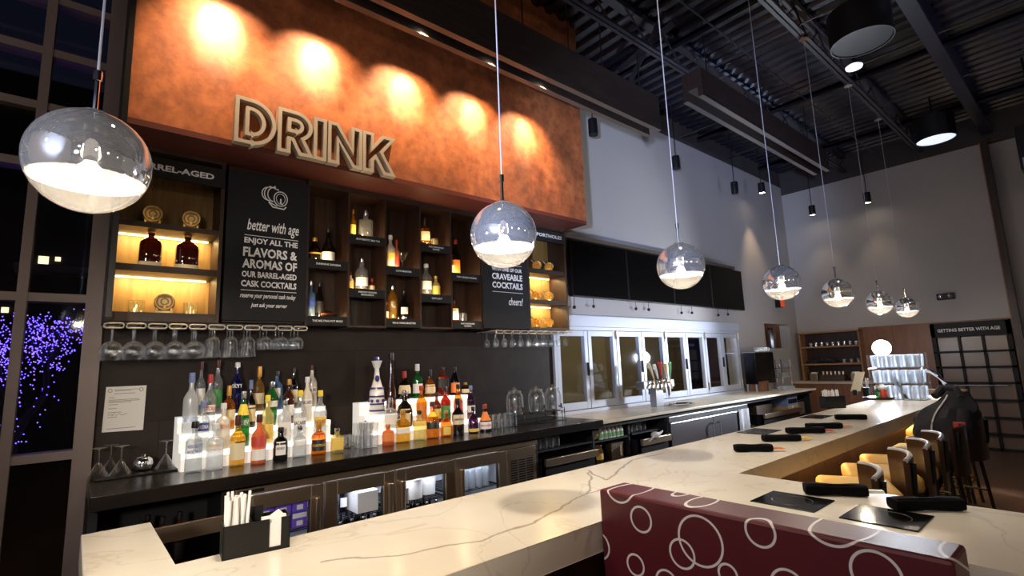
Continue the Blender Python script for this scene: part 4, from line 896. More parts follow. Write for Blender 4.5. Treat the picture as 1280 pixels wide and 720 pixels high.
# drink dispensers on a wire stand
ds = thing('wire_stand', 'black wire stand carrying three glass drink jars', 'stand', (3.4, 3.85, CTZ))
dxs = [at(x, 512, Y=3.87).x for x in (644, 671, 692)]; SZ = CTZ + .10
b = MB()
for x in dxs:
    b.tube([(x + .072 * math.cos(a), 3.87 + .072 * math.sin(a), SZ) for a in [i * PI / 8 for i in range(16)]], .004, 6, True)
    for s in (-1, 1): b.tube([(x - .06 * s, 3.81, SZ), (x - .06 * s, 3.80, CTZ + .004)], .004, 6)
for y in (3.80, 3.94): b.tube([(dxs[0] - .1, y, CTZ + .005), (dxs[-1] + .12, y, CTZ + .005)], .004, 6); b.tube([(dxs[0] - .08, y, SZ), (dxs[-1] + .08, y, SZ)], .004, 6)
for x in (dxs[0] - .08, dxs[-1] + .09):
    b.tube([(x, 3.80, SZ + .03), (x, 3.80, CTZ + .005)], .004, 6).tube([(x, 3.94, SZ), (x, 3.94, CTZ + .005)], .004, 6)
obj('frame', b, 'black_metal', ds)
for x, w_ in zip(dxs, ('left', 'middle', 'right')):
    t = thing('drink_dispenser', f'glass drink jar with lid and tap, {w_} of three on the wire stand', 'dispenser', (x, 3.87, SZ + .004), 0, 'drink jars on the wire stand')
    obj('jar', MB().lathe([(.065, 0), (.078, .01), (.084, .06), (.084, .15), (.076, .19), (.062, .205), (.062, .215)], seg=20, caps=False), 'glassware', t, local=True)
    obj('ice_core', MB().lathe([(.018, .01), (.02, .18), (1e-5, .185)], seg=10), 'glassware', t, local=True)
    obj('lid', MB().lathe([(.066, .215), (.064, .228), (.02, .236), (.012, .245), (.016, .258), (1e-5, .265)], seg=16), 'glassware', t, local=True)
    tp_ = obj('tap', MB().tube([(0, -.08, .045), (0, -.115, .045), (0, -.122, .025)], .009, 8), 'chrome', t, local=True)
    obj('lever', MB().box(-.006, .006, -.118, -.108, .05, .075), 'black_plastic', tp_, local=True)

# ------------------------------------------------------------------ things shown in the cabinets
BS = 2.685
pb('burn_brown', (.26, .14, .045), .6)
glass('glass_amber', (.97, .93, .78), body=(.9, .8, .5), bodyf=.14, boost=.08)
glass('g_bourbon', (.22, .06, .025), body=(.055, .012, .006), bodyf=.75)
def barrel(px, py, Y, z, wpx, label, group='small oak barrels in the lit cabinet'):
    loc, r, h = place(px, py - 28, py, wpx, Y, z); r = min(r / 1.06, .075)
    t = thing('oak_barrel', label, 'barrel', (loc[0], Y, z), -math.atan2(loc[0], Y), group)
    rot = Matrix.Translation((0, 0, r + .022)) @ Matrix.Rotation(R(90), 4, 'X')
    obj('staves', MB().lathe([(1e-5, -.07), (r * .86, -.07), (r * .9, -.08), (r * .96, -.04), (r, 0), (r * .96, .04), (r * .9, .08), (r * .86, .07), (1e-5, .07)], seg=24, mat=rot), 'wood_barrel', t, local=True)
    for zz, k in ((-.075, .93), (-.045, .98), (.045, .98), (.075, .93)): obj('hoop', MB().lathe([(r * k, zz - .006), (r * k + .002, zz), (r * k, zz + .006)], seg=24, mat=rot, caps=False), 'gold', t, local=True)
    obj('cradle', MB().box(-r * .8, r * .8, -.06, -.04, 0, .022).box(-r * .8, r * .8, .04, .06, 0, .022).box(-r * .75, -r * .55, -.06, .06, 0, .05).box(r * .55, r * .75, -.06, .06, 0, .05), 'wood_barrel', t, local=True)
    e = MB(); ring(e, 0, r + .022, r * .78, r * .78, .010, -.0715); ring(e, 0, r + .022, r * .40, r * .40, .008, -.0715); e.box(-r * .6, r * .6, -.0722, -.071, r + .048, r + .060).box(-r * .55, r * .55, -.0722, -.071, r - .016, r - .006)
    obj('burned_mark', e, 'burn_brown', t, local=True)
    obj('spigot', MB().cyl((0, -.088, r * .62), .007, 0, .02, 8), 'wood_barrel', t, local=True)
barrel(191, 271, 4.15, BS, 27, 'small oak barrel on the top lit shelf, left one'); barrel(239, 277, 4.15, BS, 25, 'small oak barrel on the top lit shelf, right one'); barrel(205, 390, 4.15, 2.09, 27, 'small oak barrel between two tumblers on the lowest lit shelf')
for px, yt, yb, w_, nm in ((187, 282, 329, 28, 'left'), (233, 288, 333, 28, 'right')):
    loc, r, h = place(px, yt, yb, w_, 4.13, 2.40)
    bottle('whiskey_bottle', f'broad-shouldered bourbon bottle in the lit cabinet, {nm} one', loc, r, h, 'flat', 'g_bourbon', 'cap_gold', 'lab_cream', None, lz=(.05, .14), la=60, capf=.17, group='bourbon bottles in the lit cabinet', lab2=None, rz=-.1)
for px, nm in ((170, 'left'), (238, 'right')):
    t = tumbler((at(px, 388, Y=4.1).x, 4.1, 2.09), .045, .085, f'etched tumbler on the lowest lit shelf, {nm} of the barrel', 'tumblers on the lit shelf', mat='glass_amber', taper=.95)
glass('porthole_fruit', (.95, .85, .3), body=(.80, .50, .05), bodyf=.55)
for z, lv in ((2.705, 'top'), (2.36, 'middle'), (2.058, 'bottom')):
    for k, px in enumerate((672, 687)):
        xx = at(px, {'top': 326, 'middle': 361, 'bottom': 397}[lv], Y=4.1).x
        t = thing('porthole_infuser', f"round glass infuser full of fruit on the {lv} porthole shelf, {['left', 'right'][k]} one", 'infuser', (xx, 4.12, z), -.6, 'round infusers in the porthole cabinet')
        rot = Matrix.Translation((0, 0, .062)) @ Matrix.Rotation(R(90), 4, 'X')
        obj('drum', MB().lathe([(.042, -.02), (.05, -.018), (.05, .018), (.042, .02)], seg=22, mat=rot), 'porthole_fruit', t, local=True)
        obj('rim', MB().tube([(.051 * math.cos(a), -.02, .062 + .051 * math.sin(a)) for a in [i * PI / 12 for i in range(24)]], .004, 6, True), 'steel', t, local=True)
        fr = MB()
        for q in range(7): a = q * 2.4; rr = .010 + .004 * q; fr.sphere((rr * math.cos(a), -.022, .062 + rr * math.sin(a)), .009, 8, 6, 1)
        obj('fruit_slices', fr, ['lab_red', 'lab_orange', 'cap_yellow'][k % 3], t, local=True)
        obj('spout', MB().tube([(-.034, 0, .10), (-.06, 0, .135)], .006, 6), 'steel', t, local=True); obj('stand_foot', MB().box(-.03, .03, -.03, .03, 0, .012), 'black_metal', t, local=True)
Yc = 4.14
def cub(xc, yt, yb, w_, z, shp, body, cap, lab, label, **k):
    loc, r, h = place(xc, yt, yb, w_, Yc, z)
    return bottle(k.pop('name', 'liquor_bottle'), label, loc, r, h, shp, body, cap, lab, group='bottles shown in the cubbies', rz=-math.atan2(loc[0], Yc) * .8, **k)
cub(393, 297, 322, 17, 2.555, 'round', 'g_dark', 'cap_gold', 'cap_gold', 'round dark raspberry liqueur bottle with a gold band in the first cubby', lz=(.3, .36), capf=.16)
cub(410, 285, 324, 17, 2.555, 'bell', 'g_dark', 'cap_black', 'lab_white', 'dark bell-shaped bottle with a white label in the first cubby', lz=(.04, .30))
cub(388, 351, 394, 12, 2.10, 'absolut', 'g_sapphire', 'cap_silver', 'ink_blue', 'clear bottle with blue label in the lower first cubby', lz=(.3, .5))
cub(399, 353, 394, 12, 2.10, 'taper', 'g_dark', 'cap_black', 'lab_black', 'tall dark ginger beer bottle in the lower first cubby')
t = thing('copper_mug', 'copper mug lying on its side with a gold spoon', 'mug', (at(407, 392, Y=4.1).x, 4.1, 2.10), .3)
rot = Matrix.Translation((0, 0, .03)) @ Matrix.Rotation(R(84), 4, 'Y')
pb('copper_shine', (.80, .36, .22), .25, metal=1)
obj('body', MB().lathe([(.012, -.05), (.026, -.03), (.03, 0), (.024, .04), (.008, .07)], seg=14, mat=rot), 'copper_shine', t, local=True); obj('spoon', MB().tube([(.06, 0, .03), (.11, 0, .045)], .006, 6), 'gold', t, local=True)
cub(441, 262, 291, 8, 2.80, 'wine', 'g_gold', 'cap_gold', 'lab_yellow', 'thin gold rum bottle in the upper second cubby')
cub(457, 263, 294, 17, 2.80, 'square', 'g_clear', 'cap_silver', None, 'cut crystal decanter in the upper second cubby', name='decanter', cat='decanter', capf=.2)
cub(438, 340, 360, 8, 2.34, 'squat', 'g_white', 'cap_red', 'lab_orange', 'small white and orange bottle in the second column', capf=.2)
cub(452, 323, 359, 16, 2.34, 'squat', 'g_clear', 'cap_silver', 'lab_white', 'clear square-shouldered tequila bottle in the second column', lz=(.15, .4))
cub(465, 348, 361, 7, 2.34, 'squat', 'g_red', 'cap_red', 'lab_cream', 'tiny red bottle beside the clear tequila bottle', capf=.25)
cub(488, 294, 332, 12.5, 2.56, 'wine', 'g_white', 'cap_white', 'lab_yellow', 'milky yellow rum bottle in the third column', lz=(.3, .46))
cub(496, 300, 331, 7, 2.56, 'wine', 'g_pink', 'cap_red', 'lab_red', 'pink bottle with a red cap behind the milky one')
cub(490.5, 357, 397, 13, 2.10, 'shaker', 'g_gold', 'cap_silver', None, 'gold shaker-shaped liqueur bottle in the third column', name='liqueur_bottle')
cub(482.5, 378, 397, 6, 2.10, 'squat', 'g_amber', 'cap_gold', 'lab_cream', 'tiny amber bottle left of the gold shaker bottle')
cub(505, 363, 398, 14, 2.10, 'round', 'g_dark', 'cap_black', 'lab_white', 'dark bottle with a white oval label in the third column', lz=(.2, .42), la=35)
cub(531, 272, 303, 12, 2.81, 'square', 'g_amber', 'cap_black', 'lab_cream', 'square amber bourbon bottle in the fourth column', lz=(.2, .5), capf=.3)
cub(533, 330, 366, 14, 2.335, 'squat', 'g_clear', 'cap_white', 'lab_white', 'clear gin bottle in the fourth column', lz=(.2, .45))
cub(545, 345, 367, 11, 2.335, 'squat', 'g_pale', 'cap_gold', 'lab_yellow', 'pale yellow square bottle beside the clear gin', lz=(.1, .5))
cub(570, 300, 341, 11, 2.56, 'wine', 'g_dark', 'cap_red', 'lab_orange', 'dark wine bottle with an orange label in the fifth column', lz=(.06, .42))
cub(566, 318, 341, 7, 2.56, 'squat', 'g_pink', 'cap_red', 'lab_cream', 'small pale bottle left of the dark wine bottle')
cub(568, 375, 399, 10, 2.10, 'flat', 'g_amber', 'cap_black', 'lab_white', 'white-labelled bourbon bottle in the lower fifth column', lz=(.1, .6))
tumbler((at(543, 306, Y=4.1).x, 4.1, 2.81), .04, .08, 'rocks glass in the upper fourth cubby', 'glasses shown in the cubbies', mat='glass_amber'); tumbler((at(579, 401, Y=4.1).x, 4.1, 2.10), .04, .085, 'rocks glass in the lower fifth cubby', 'glasses shown in the cubbies')
martini((at(503, 333, Y=4.12).x, 4.12, 2.56), 'gold-lit martini glass in the third column', up=True, s=.95)['group'] = 'glasses shown in the cubbies'
for (c, z) in SH:
    xm = CX[c] + .11
    lamp('cubby_light', 'POINT', (xm, 4.03, z + .02), 1.5, (1, .68, .32), .012); lamp('cubby_light', 'POINT', (xm + .1, 4.22, z + .02), .2, WARM, .012)
for x, z in ((.30, 2.70), (.54, 2.70), (.26, 2.42), (.52, 2.42), (.24, 2.11), (.45, 2.11), (.62, 2.11)): lamp('barrel_light', 'POINT', (x, 4.03, z), .05, (1, .72, .32), .012)
for z in (2.72, 2.375, 2.07):
    for x in (3.82, 4.05): lamp('porthole_light', 'POINT', (x, 4.03, z), .16, (1, .74, .30), .012)

# ------------------------------------------------------------------ globe pendants over the bar
GP = [(-.009, 1.859, 2.30), (1.436, 1.72, 2.25), (2.945, 1.75, 2.26), (4.582, 1.78, 2.278), (6.089, 1.82, 2.287), (7.703, 1.85, 2.272), (9.253, 1.90, 2.285)]
GW = ['nearest, leftmost of the row', 'second from the left, before the copper panel', 'third from the left, before the black screens', 'fourth from the left', 'fifth from the left', 'sixth from the left', 'seventh, farthest of the row']
gp0 = None
for i, (x, y, z) in enumerate(GP):
    zc = 5.25 - z
    lb = f'half mirrored glass globe pendant, {GW[i]}'
    t = thing('globe_pendant', lb, 'pendant light', (x, y, z), 0, 'globe pendants over the bar')
    if gp0 is None:
        r = .15; up = [(r * math.cos(a), r * math.sin(a)) for a in [-.40 + (PI / 2 + .40) * k / 14 for k in range(14)]]
        up = [q for q in up if q[0] > .036] + [(.036, .1475), (.034, .152), (.010, .154)]
        lo = [(r * math.cos(a), r * math.sin(a)) for a in [-PI / 2 + (PI / 2 - .40) * k / 14 for k in range(15)]]; lo[0] = (1e-5, -r)
        gp0 = [('mirrored_dome', MB().lathe(up, seg=40, caps=False), 'globe_mirror'), ('clear_bowl', MB().lathe(lo, seg=40, caps=False), 'globe_glass'),
               ('bulb', MB().sphere((0, 0, -.035), .03, 14, 10, 1.3), 'bulb_glow'), ('socket', MB().cyl((0, 0, 0), .017, 0, .15, 12), 'chrome'), ('stem', MB().cyl((0, 0, 0), .007, .15, .255, 8).cyl((0, 0, 0), .011, .255, .285, 8), 'chrome')]
        gp0 = [(n, obj(n, b, mm, t, local=True)) for n, b, mm in gp0]
    else:
        for n, o in gp0: c = o.copy(); C.objects.link(c); c.parent = t
    obj('cord', MB().cyl((0, 0, 0), .0035, .285, zc, 6), 'cord_grey' if 'cord_grey' in M else pb('cord_grey', (.55, .55, .62), .35, metal=.5).name, t, local=True)
    obj('ceiling_cup', MB().lathe([(.05, zc - .03), (.05, zc), (.02, zc)], seg=14), 'chrome', t, local=True)
    lamp('globe_light', 'POINT', (x, y, z - .06), 34, NEUT, .03)

# downlights washing the copper wall
for i, x in enumerate((.60, 1.28, 2.02, 2.745, 3.40)):
    t = thing('wall_washer', f'small black downlight washing the copper wall, {ORD[i]} from the left', 'spotlight', (x, 3.282, 4.47), 0, 'downlights inside the long beam')
    obj('housing', MB().cyl((0, 0, 0), .024, 0, .06, 14), 'black_metal', t, local=True); obj('lens', MB().cyl((0, 0, 0), .02, -.002, 0, 14), 'bulb_glow', t, local=True)
    lamp('copper_wash', 'SPOT', (x, 3.282, 4.46), 175, (1, .82, .60), .012, (x, 3.67, 4.01), 36, 1); lamp('copper_wash', 'SPOT', (x, 3.282, 4.46), 105, (1, .68, .38), .012, (x, 3.67, 3.75), 84, 1)

# can lights
for i, (x, y, z0, z1, s) in enumerate(((4.915, 4.0, 4.57, 4.785, 0), (6.86, 4.0, 4.56, 4.76, 0), (8.74, 4.0, 4.54, 4.74, 0), (9.75, 3.95, 4.72, 4.92, 1), (11.25, 3.62, 4.45, 4.65, 1), (11.25, 2.66, 4.45, 4.65, 1))):
    nm = ['nearest the copper panel', 'second along the grey wall', 'third along the grey wall', 'fourth along the grey wall, near the corner', 'left one before the end wall', 'right one before the end wall'][i]
    t = thing('can_light', f'black cylinder can light hanging on a rod, {nm}', 'spotlight', (x, y, z0), 0, 'cylinder can lights')
    h = z1 - z0
    obj('housing', MB().lathe([(.052, .012), (.058, 0), (.06, .01), (.06, h), (.02, h + .01)], seg=18), 'black_metal', t, local=True); obj('rod', MB().cyl((0, 0, 0), .006, h, 5.64 - z0, 6), 'black_metal', t, local=True)
    if s:
        obj('lens', MB().cyl((0, 0, 0), .045, .008, .012, 16), 'bulb_glow', t, local=True)
        lamp('can_beam', 'SPOT', (x, y, z0 - .01), [0, 0, 0, 70, 14, 14][i], WARM2, .03, (x + (.25 if i == 3 else .12), y + (.1 if i == 3 else 0), 2), 62, .8)
def drum(x, y, z, r, h, label, lens):
    t = thing('drum_light', label, 'ceiling light', (x, y, z), 0, 'black drum lights')
    obj('shade', MB().lathe([(r * .93, .02), (r * .95, 0), (r, .0), (r, h), (r * .3, h + .02)], seg=32), 'black_metal', t, local=True)
    obj('lens', MB().cyl((0, 0, 0), r * .93, .012, .018, 32), lens, t, local=True); obj('rod', MB().cyl((0, 0, 0), .012, h, 5.62 - z, 8), 'black_metal', t, local=True)
drum(6.15, 1.30, 4.92, .29, .36, 'large black drum light on the ceiling, unlit, nearest', 'black_plastic'); drum(10.1, 1.38, 4.92, .26, .36, 'smaller black drum light with a pale lens near the end wall', 'lamp_lens')
t = thing('ceiling_disc', 'small round white disc light between the drum lights', 'ceiling light', (6.85, 1.56, 5.02)); obj('disc', MB().lathe([(.085, 0), (.09, .02), (.06, .04), (.01, .05)], seg=24), 'pale_lens', t, local=True); obj('rod', MB().cyl((0, 0, 0), .01, .05, .6, 8), 'black_metal', t, local=True)
p0, p1 = at(1264, 160, X=9.5), at(1283, 212, X=9.5)
t = thing('ceiling_projector', 'dark boxy fixture hanging at the upper right edge', 'fixture', (9.6, p0.y - .22, p1.z)); obj('box', MB().bbox(-.15, .25, -.25, .20, 0, p0.z - p1.z, .01), 'black_plastic', t, local=True); obj('grille', MB().box(-.155, -.15, -.2, .17, .02, .16), 'steel_cool', t, local=True); obj('bracket', MB().cyl((0, 0, 0), .015, p0.z - p1.z, 5.6 - p1.z, 8), 'black_metal', t, local=True)

# ------------------------------------------------------------------ screens over the window
tvw = (9.03 - 4.545) / 4
pk = [(718, 384), (742, 383), (795, 386), (811, 387), (852, 391), (865, 391), (898, 394), (910, 393)]
for i in range(4):
    a = 4.545 + i * tvw; b_ = a + tvw - .012; lab = ['leftmost, beside the porthole cabinet', 'second from the left', 'third from the left', 'rightmost, free-ended'][i]
    t = thing('wall_screen', f'flat black video screen above the window, {lab}', 'television', ((a + b_) / 2, 4.2, 2.48), 0, 'black video screens in a row')
    obj('bezel', MB().bbox(a, b_, 4.17, 4.23, 2.465, 3.175, .005), 'black_plastic', t); obj('screen', MB().box(a + .012, b_ - .012, 4.1685, 4.1705, 2.48, 3.163), 'tv_black', t)
    obj('wall_mount', MB().box(a + .3, b_ - .3, 4.23, 4.298, 2.6, 3.0), 'black_metal', t)
    for px, py in pk[2 * i:2 * i + 2]:
        q = at(px, py, Y=4.26); obj('pull_cord', MB().cyl((q.x, 4.26, 0), .0035, q.z, 2.7, 6).sphere((q.x, 4.26, q.z), .022, 10, 8), 'black_metal', t)
struct('trim_4', MB().box(4.30, 8.78, 4.16, 4.3, 3.19, 3.235), 'trim_brown')
q = at(967, 375, Y=4.3); t = thing('fire_alarm', 'red and black fire alarm strobe on the wall near the corner', 'alarm', (q.x, 4.3, q.z))
q2 = at(980, 388, Y=4.25)
obj('back_box', MB().bbox(10.62, 10.80, 4.2, 4.298, 2.60, 2.84, .004), 'black_plastic', t); obj('red_plate', MB().bbox(10.64, 10.80, 4.185, 4.2, 2.61, 2.83, .004), 'alarm_red', t)
t = thing('emergency_light', 'black twin-lamp emergency light on the end wall', 'emergency light', (11.6, 1.8, 2.5))
obj('case', MB().bbox(11.50, 11.60, 1.68, 1.92, 2.51, 2.62, .01), 'black_plastic', t)
for y in (1.74, 1.86): obj('lamp_head', MB().sphere((11.49, y, 2.57), .035, 12, 8), 'chrome', t)

# ------------------------------------------------------------------ beer fridges under the black counter
FY = 3.55
fr = thing('bar_fridge', 'four-door steel bar fridge lit inside, under the black counter', 'fridge', (2.0, 3.9, 0))
obj('cabinet_shell', MB().box(.78, 3.25, 4.14, 4.16, .08, .96).box(.78, .80, FY, 4.14, .08, .96).box(3.23, 3.25, FY, 4.14, .08, .96).box(.80, 3.23, FY, 4.14, .08, .1).box(.80, 3.23, FY, 4.14, .945, .96), 'fridge_white' if 'fridge_white' in M else pb('fridge_white', (.55, .57, .62), .4).name, fr)
obj('fascia', MB().bbox(.78, 3.25, FY - .03, FY + .03, .945, .985, .004), 'steel', fr)
obj('brand_plate', MB().box(.82, .94, FY - .0315, FY - .03, .955, .975), 'black_plastic', fr)
DX = [.79, 1.316, 1.832, 2.359, 2.895]
HG = [1, 1, 0, 0]
for i in range(4):
    a, b_ = DX[i] + .004, DX[i + 1] - .004; s = .085
    f = MB(); f.bbox(a, a + s, FY - .025, FY + .02, .12, .938, .004).bbox(b_ - s, b_, FY - .025, FY + .02, .12, .938, .004).bbox(a + s - .004, b_ - s + .004, FY - .025, FY + .02, .845, .938, .004).bbox(a + s - .004, b_ - s + .004, FY - .025, FY + .02, .12, .21, .004)
    d = obj('door', f, 'steel', fr)
    obj('pane', MB().box(a + s - .004, b_ - s + .004, FY - .005, FY, .205, .85), 'window_glass', d)
    hx = (b_ - .045) if i in (0, 1) else (a + .045)
    obj('handle', MB().bbox(hx - .016, hx + .016, FY - .06, FY - .035, .50, .86, .006).box(hx - .012, hx + .012, FY - .04, FY - .02, .83, .855).box(hx - .012, hx + .012, FY - .04, FY - .02, .51, .535), 'steel', d)
    obj('gasket', MB().box(a + s - .004, a + s + .004, FY - .004, FY + .02, .21, .845).box(b_ - s - .004, b_ - s + .004, FY - .004, FY + .02, .21, .845), 'black_plastic', d)
    sh = MB()
    for zz in (.40, .655):
        for k in range(14): sh.box(a + .02, b_ - .02, FY + .06 + k * .04, FY + .064 + k * .04, zz - .006, zz)
        sh.box(a + .02, a + .03, FY + .05, 4.12, zz - .01, zz).box(b_ - .03, b_ - .02, FY + .05, 4.12, zz - .01, zz)
    obj('wire_shelf', sh, 'black_metal', fr)
    obj('light_tube', MB().box(a + .06, b_ - .06, FY + .06, FY + .085, .925, .94), 'fridge_led', fr)
    lamp('fridge_light', 'AREA', ((a + b_) / 2, FY + .12, .915), 1.8, (.82, .88, 1), target=((a + b_) / 2, FY + .3, .4), sx=.4, sy=.04)
gr = MB().bbox(2.90, 3.235, FY - .02, FY + .02, .12, .938, .004)
gp = obj('grille_panel', gr, 'steel', fr); lv = MB()
for k in range(3):
    for j in range(20): lv.box(2.935 + k * .092, 2.935 + k * .092 + .075, FY - .0225, FY - .02, .45 + j * .02, .461 + j * .02)
obj('louvres', lv, 'black_plastic', gp)
# purple cartons
pc = None
for i in range(4):
    for j in range(2):
        loc = (.885 + i * .105, FY + .10 , .656 + j * .10)
        lb = f'purple drink carton in the first fridge, {"lower" if j == 0 else "upper"} row, {ORD[i]} from the left'
        if pc is None:
            pc = thing('drink_carton', lb, 'carton', loc, 0, 'purple cartons in the fridge'); obj('box', MB().bbox(-.049, .049, 0, .16, 0, .097, .003), 'purple_carton', pc, local=True); obj('white_band', MB().box(-.045, .045, -.001, 0, .062, .092), 'lab_white', pc, local=True); obj('mark', MB().box(-.02, .02, -.0015, 0, .015, .045), 'lab_white', pc, local=True)
        else: dup(pc, loc, None, lb)
# beer bottles: one bottle, copied
bb0 = None
def beer(loc, label, group):
    global bb0
    if bb0 is None: bb0 = bottle('beer_bottle', label, loc, .029, .235, 'wine', 'g_dark', 'cap_silver', 'lab_white', None, lz=(.15, .42), capf=.07, group=group, cat='bottle', seg=12)
    else: dup(bb0, loc, None, label, group)
for i in range(5):
    for j in range(4):
        beer((1.39 + i * .085, FY + .10 + j * .1, .401), f'dark beer bottle low in the second fridge, row {["one","two","three","four"][j]} from front, {ORD[i]} across', 'beer bottles on the lower fridge shelves')
        beer((1.915 + i * .085, FY + .10 + j * .1, .401), f'dark beer bottle low in the third fridge, row {["one","two","three","four"][j]} from front, {ORD[i]} across', 'beer bottles on the lower fridge shelves')
for i in range(3):
    beer((1.42 + i * .07, FY + .26 + (i % 2) * .1, .656), f'dark bottle on the second fridge door\'s upper shelf, {ORD[i]} from the left', 'bottles on the upper fridge shelf')
tag(obj('white_carton', MB().bbox(1.60, 1.76, FY + .10, FY + .45, .656, .80, .004), 'lab_white', loc=(1.68, FY + .2, .656)), 'long white carton on the upper shelf behind the second fridge door', 'carton')
tag(obj('white_carton', MB().bbox(1.91, 2.0, FY + .08, FY + .3, .656, .77, .004), 'lab_white', loc=(1.95, FY + .2, .656)), 'small white carton at the left behind the third fridge door', 'carton')
for i in range(2):
    t = thing('steel_tub', f'round steel tub on the upper fridge shelf, {["left", "right"][i]} one behind the third door', 'tub', (2.10 + i * .15, FY + .19 + i * .05, .656), 0, 'tubs in the fridge')
    obj('tub', MB().lathe([(.055, 0), (.07, .005), (.075, .13), (.07, .14)], seg=18), 'ceramic_white', t, local=True); obj('lid', MB().lathe([(.078, .14), (.078, .155), (.02, .16)], seg=18), 'lab_white', t, local=True)
for i in range(5):
    for j in range(3): tumb('frosted', (2.47 + i * .072, FY + .11 + j * .085, .656), .031, .15, f'frosted tall glass in the fourth fridge, {ORD[j]} row, {ORD[i]} from the left', 'chilled glasses in the fridge', mat='g_frost')
# speed rail on the near side and shadowed shelf glasses at the left end
t = thing('speed_rail', 'brown steel speed rail behind the bar at its left end', 'rail', (.5, 3.42, .8))
obj('front_bar', MB().bbox(.15, .78, 3.40, 3.42, .80, .885, .003), 'steel', t); obj('tray', MB().box(.15, .78, 3.42, 3.54, .62, .63), 'steel', t); obj('bracket', MB().box(.15, .17, 3.40, 3.6, .62, .88).box(.76, .78, 3.40, 3.54, .62, .88), 'steel', t)
for i, (x, y) in enumerate(((.34, 3.66), (.44, 3.68), (.38, 3.78), (.53, 3.72))):
    bottle('stored_bottle', f'dark stored bottle under the counter\'s left end, {ORD[i]} from the left', (x, y, .58), .036, .30, 'wine', 'g_brown', 'cap_black', 'lab_black', group='bottles under the left end')

# ------------------------------------------------------------------ open shelves and steel fridge under the stone counter
pb('basket_brown', (.05, .03, .02), .6)
def sink_front(x0, x1, z0, z1, label):
    t = thing('bar_sink', label, 'sink', (x0, 3.6, z0))
    obj('rim', MB().bbox(x0, x1, 3.49, 3.53, z1 - .07, z1, .006), 'steel', t)
    obj('basin', MB().box(x0, x1, 3.53, 3.56, z0, z1 - .01).box(x0, x0 + .02, 3.53, 4.0, z0, z1 - .01).box(x1 - .02, x1, 3.53, 4.0, z0, z1 - .01).box(x0, x1, 3.98, 4.0, z0, z1).box(x0, x1, 3.53, 4.0, z0, z0 + .02), 'black_metal', t)
    for i in range(2): obj('leg', MB().box((x0, x1 - .04)[i], (x0 + .04, x1)[i], 3.5, 3.54, 0, z0), 'steel', t)
    return t
s1 = sink_front(3.33, 4.06, .55, .80, 'steel-rimmed station right of the fridge grille'); s2 = sink_front(4.80, 5.36, .50, .80, 'steel-rimmed station left of the steel fridge'); s3 = sink_front(7.85, 9.2, .55, .80, 'steel-rimmed station right of the steel fridge')
tag(obj('shelf_plank', MB().box(3.30, 4.09, 3.60, 4.2, .845, .862), 'black_board', loc=(3.7, 3.9, .845)), 'black shelf plank under the right end of the black counter', 'shelf')
tag(obj('shelf_plank', MB().box(4.76, 5.36, 3.60, 4.19, .845, .862), 'black_board', loc=(5.0, 3.9, .845)), 'black shelf plank under the stone counter beside the steel fridge', 'shelf')
k = 0
for i in range(4):
    for j in range(2):
        tumb('under', (3.40 + i * .085, 3.68 + j * .09, .862), .034, .12, f'tumbler on the shelf right of the fridge grille, {["front", "back"][j]} row, {ORD[i]} from left', 'tumblers under the black counter')
        tumb('under', (4.83 + i * .085, 3.68 + j * .09, .862), .034, .10, f'tumbler on the shelf beside the steel fridge, {["front", "back"][j]} row, {ORD[i]} from left', 'tumblers under the stone counter')
jb = None
for i in range(6):
    for j in range(2):
        loc = (4.30 + i * .068, 3.66 + j * .085, .851); lb = f'green labelled white-capped bottle under the counter, {["front", "back"][j]} row, {ORD[i]} from left'
        if jb is None:
            jb = thing('mixer_bottle', lb, 'bottle', loc, 0, 'green labelled mixer bottles')
            obj('glass_body', MB().lathe([(.027, 0), (.028, .07), (.018, .095), (.013, .11), (.013, .125)], seg=12), 'lab_white', jb, local=True); obj('label', MB().lathe([(.0288, .012), (.0288, .055)], seg=12, caps=False), 'green_label', jb, local=True); obj('cap', MB().cyl((0, 0, 0), .016, .122, .145, 12), 'cap_white', jb, local=True)
        else: dup(jb, loc, None, lb)
t = thing('snack_bag', 'clear bag of pale items beside the green labelled bottles', 'bag', (4.205, 3.68, .85)); b = MB().sphere((0, 0, .045), .055, 14, 10, .85)
obj('bag', b, 'g_pale', t, local=True); b = MB(); random.seed(11)
for k in range(14): a = random.uniform(0, 6); b.tube([(random.uniform(-.03, .03), random.uniform(-.03, .03), .02), (random.uniform(-.03, .03), random.uniform(-.03, .03), .085)], .004, 5)
obj('contents', b, 'lab_cream', t, local=True)
t = thing('cherry_jar', 'glass jar of garnish on the low shelf', 'jar', (4.27, 3.70, .62)); obj('jar', MB().lathe([(.06, 0), (.065, .01), (.065, .12), (.05, .145), (.05, .16)], seg=18), 'g_gold', t, local=True); obj('lid', MB().cyl((0, 0, 0), .053, .16, .175, 16), 'steel', t, local=True); obj('label', MB().lathe([(.0658, .03), (.0658, .09)], seg=18, caps=False), 'lab_yellow', t, local=True)
tag(obj('paper_cup', MB().lathe([(.03, 0), (.04, .09), (.037, .092)], (4.16, 3.67, .62), 14), 'lab_cream', loc=(4.16, 3.67, .62)), 'small pale cup on the low shelf left of the garnish jar', 'cup')
t = thing('steel_bin', 'square steel bin on the low shelf', 'bin', (4.53, 3.70, .62)); obj('bin', MB().box(-.1, .1, -.07, .07, 0, .17).box(-.105, .105, -.075, .075, .165, .172), 'steel', t, local=True); obj('label', MB().box(.045, .075, -.0715, -.07, .03, .14), 'lab_cream', t, local=True)
t = thing('bar_towel', 'crumpled white towel on the steel rim beside the steel fridge', 'towel', (5.05, 3.50, .79)); b = MB().sphere((0, 0, .03), .05, 12, 8, .8)
b.tube([(-.16, 0, -.03), (-.06, -.01, .01), (0, 0, .03), (.07, -.01, .04), (.15, 0, .06)], [.008, .014, .03, .018, .008], 8); obj('cloth', b, 'cloth_white', t, local=True)
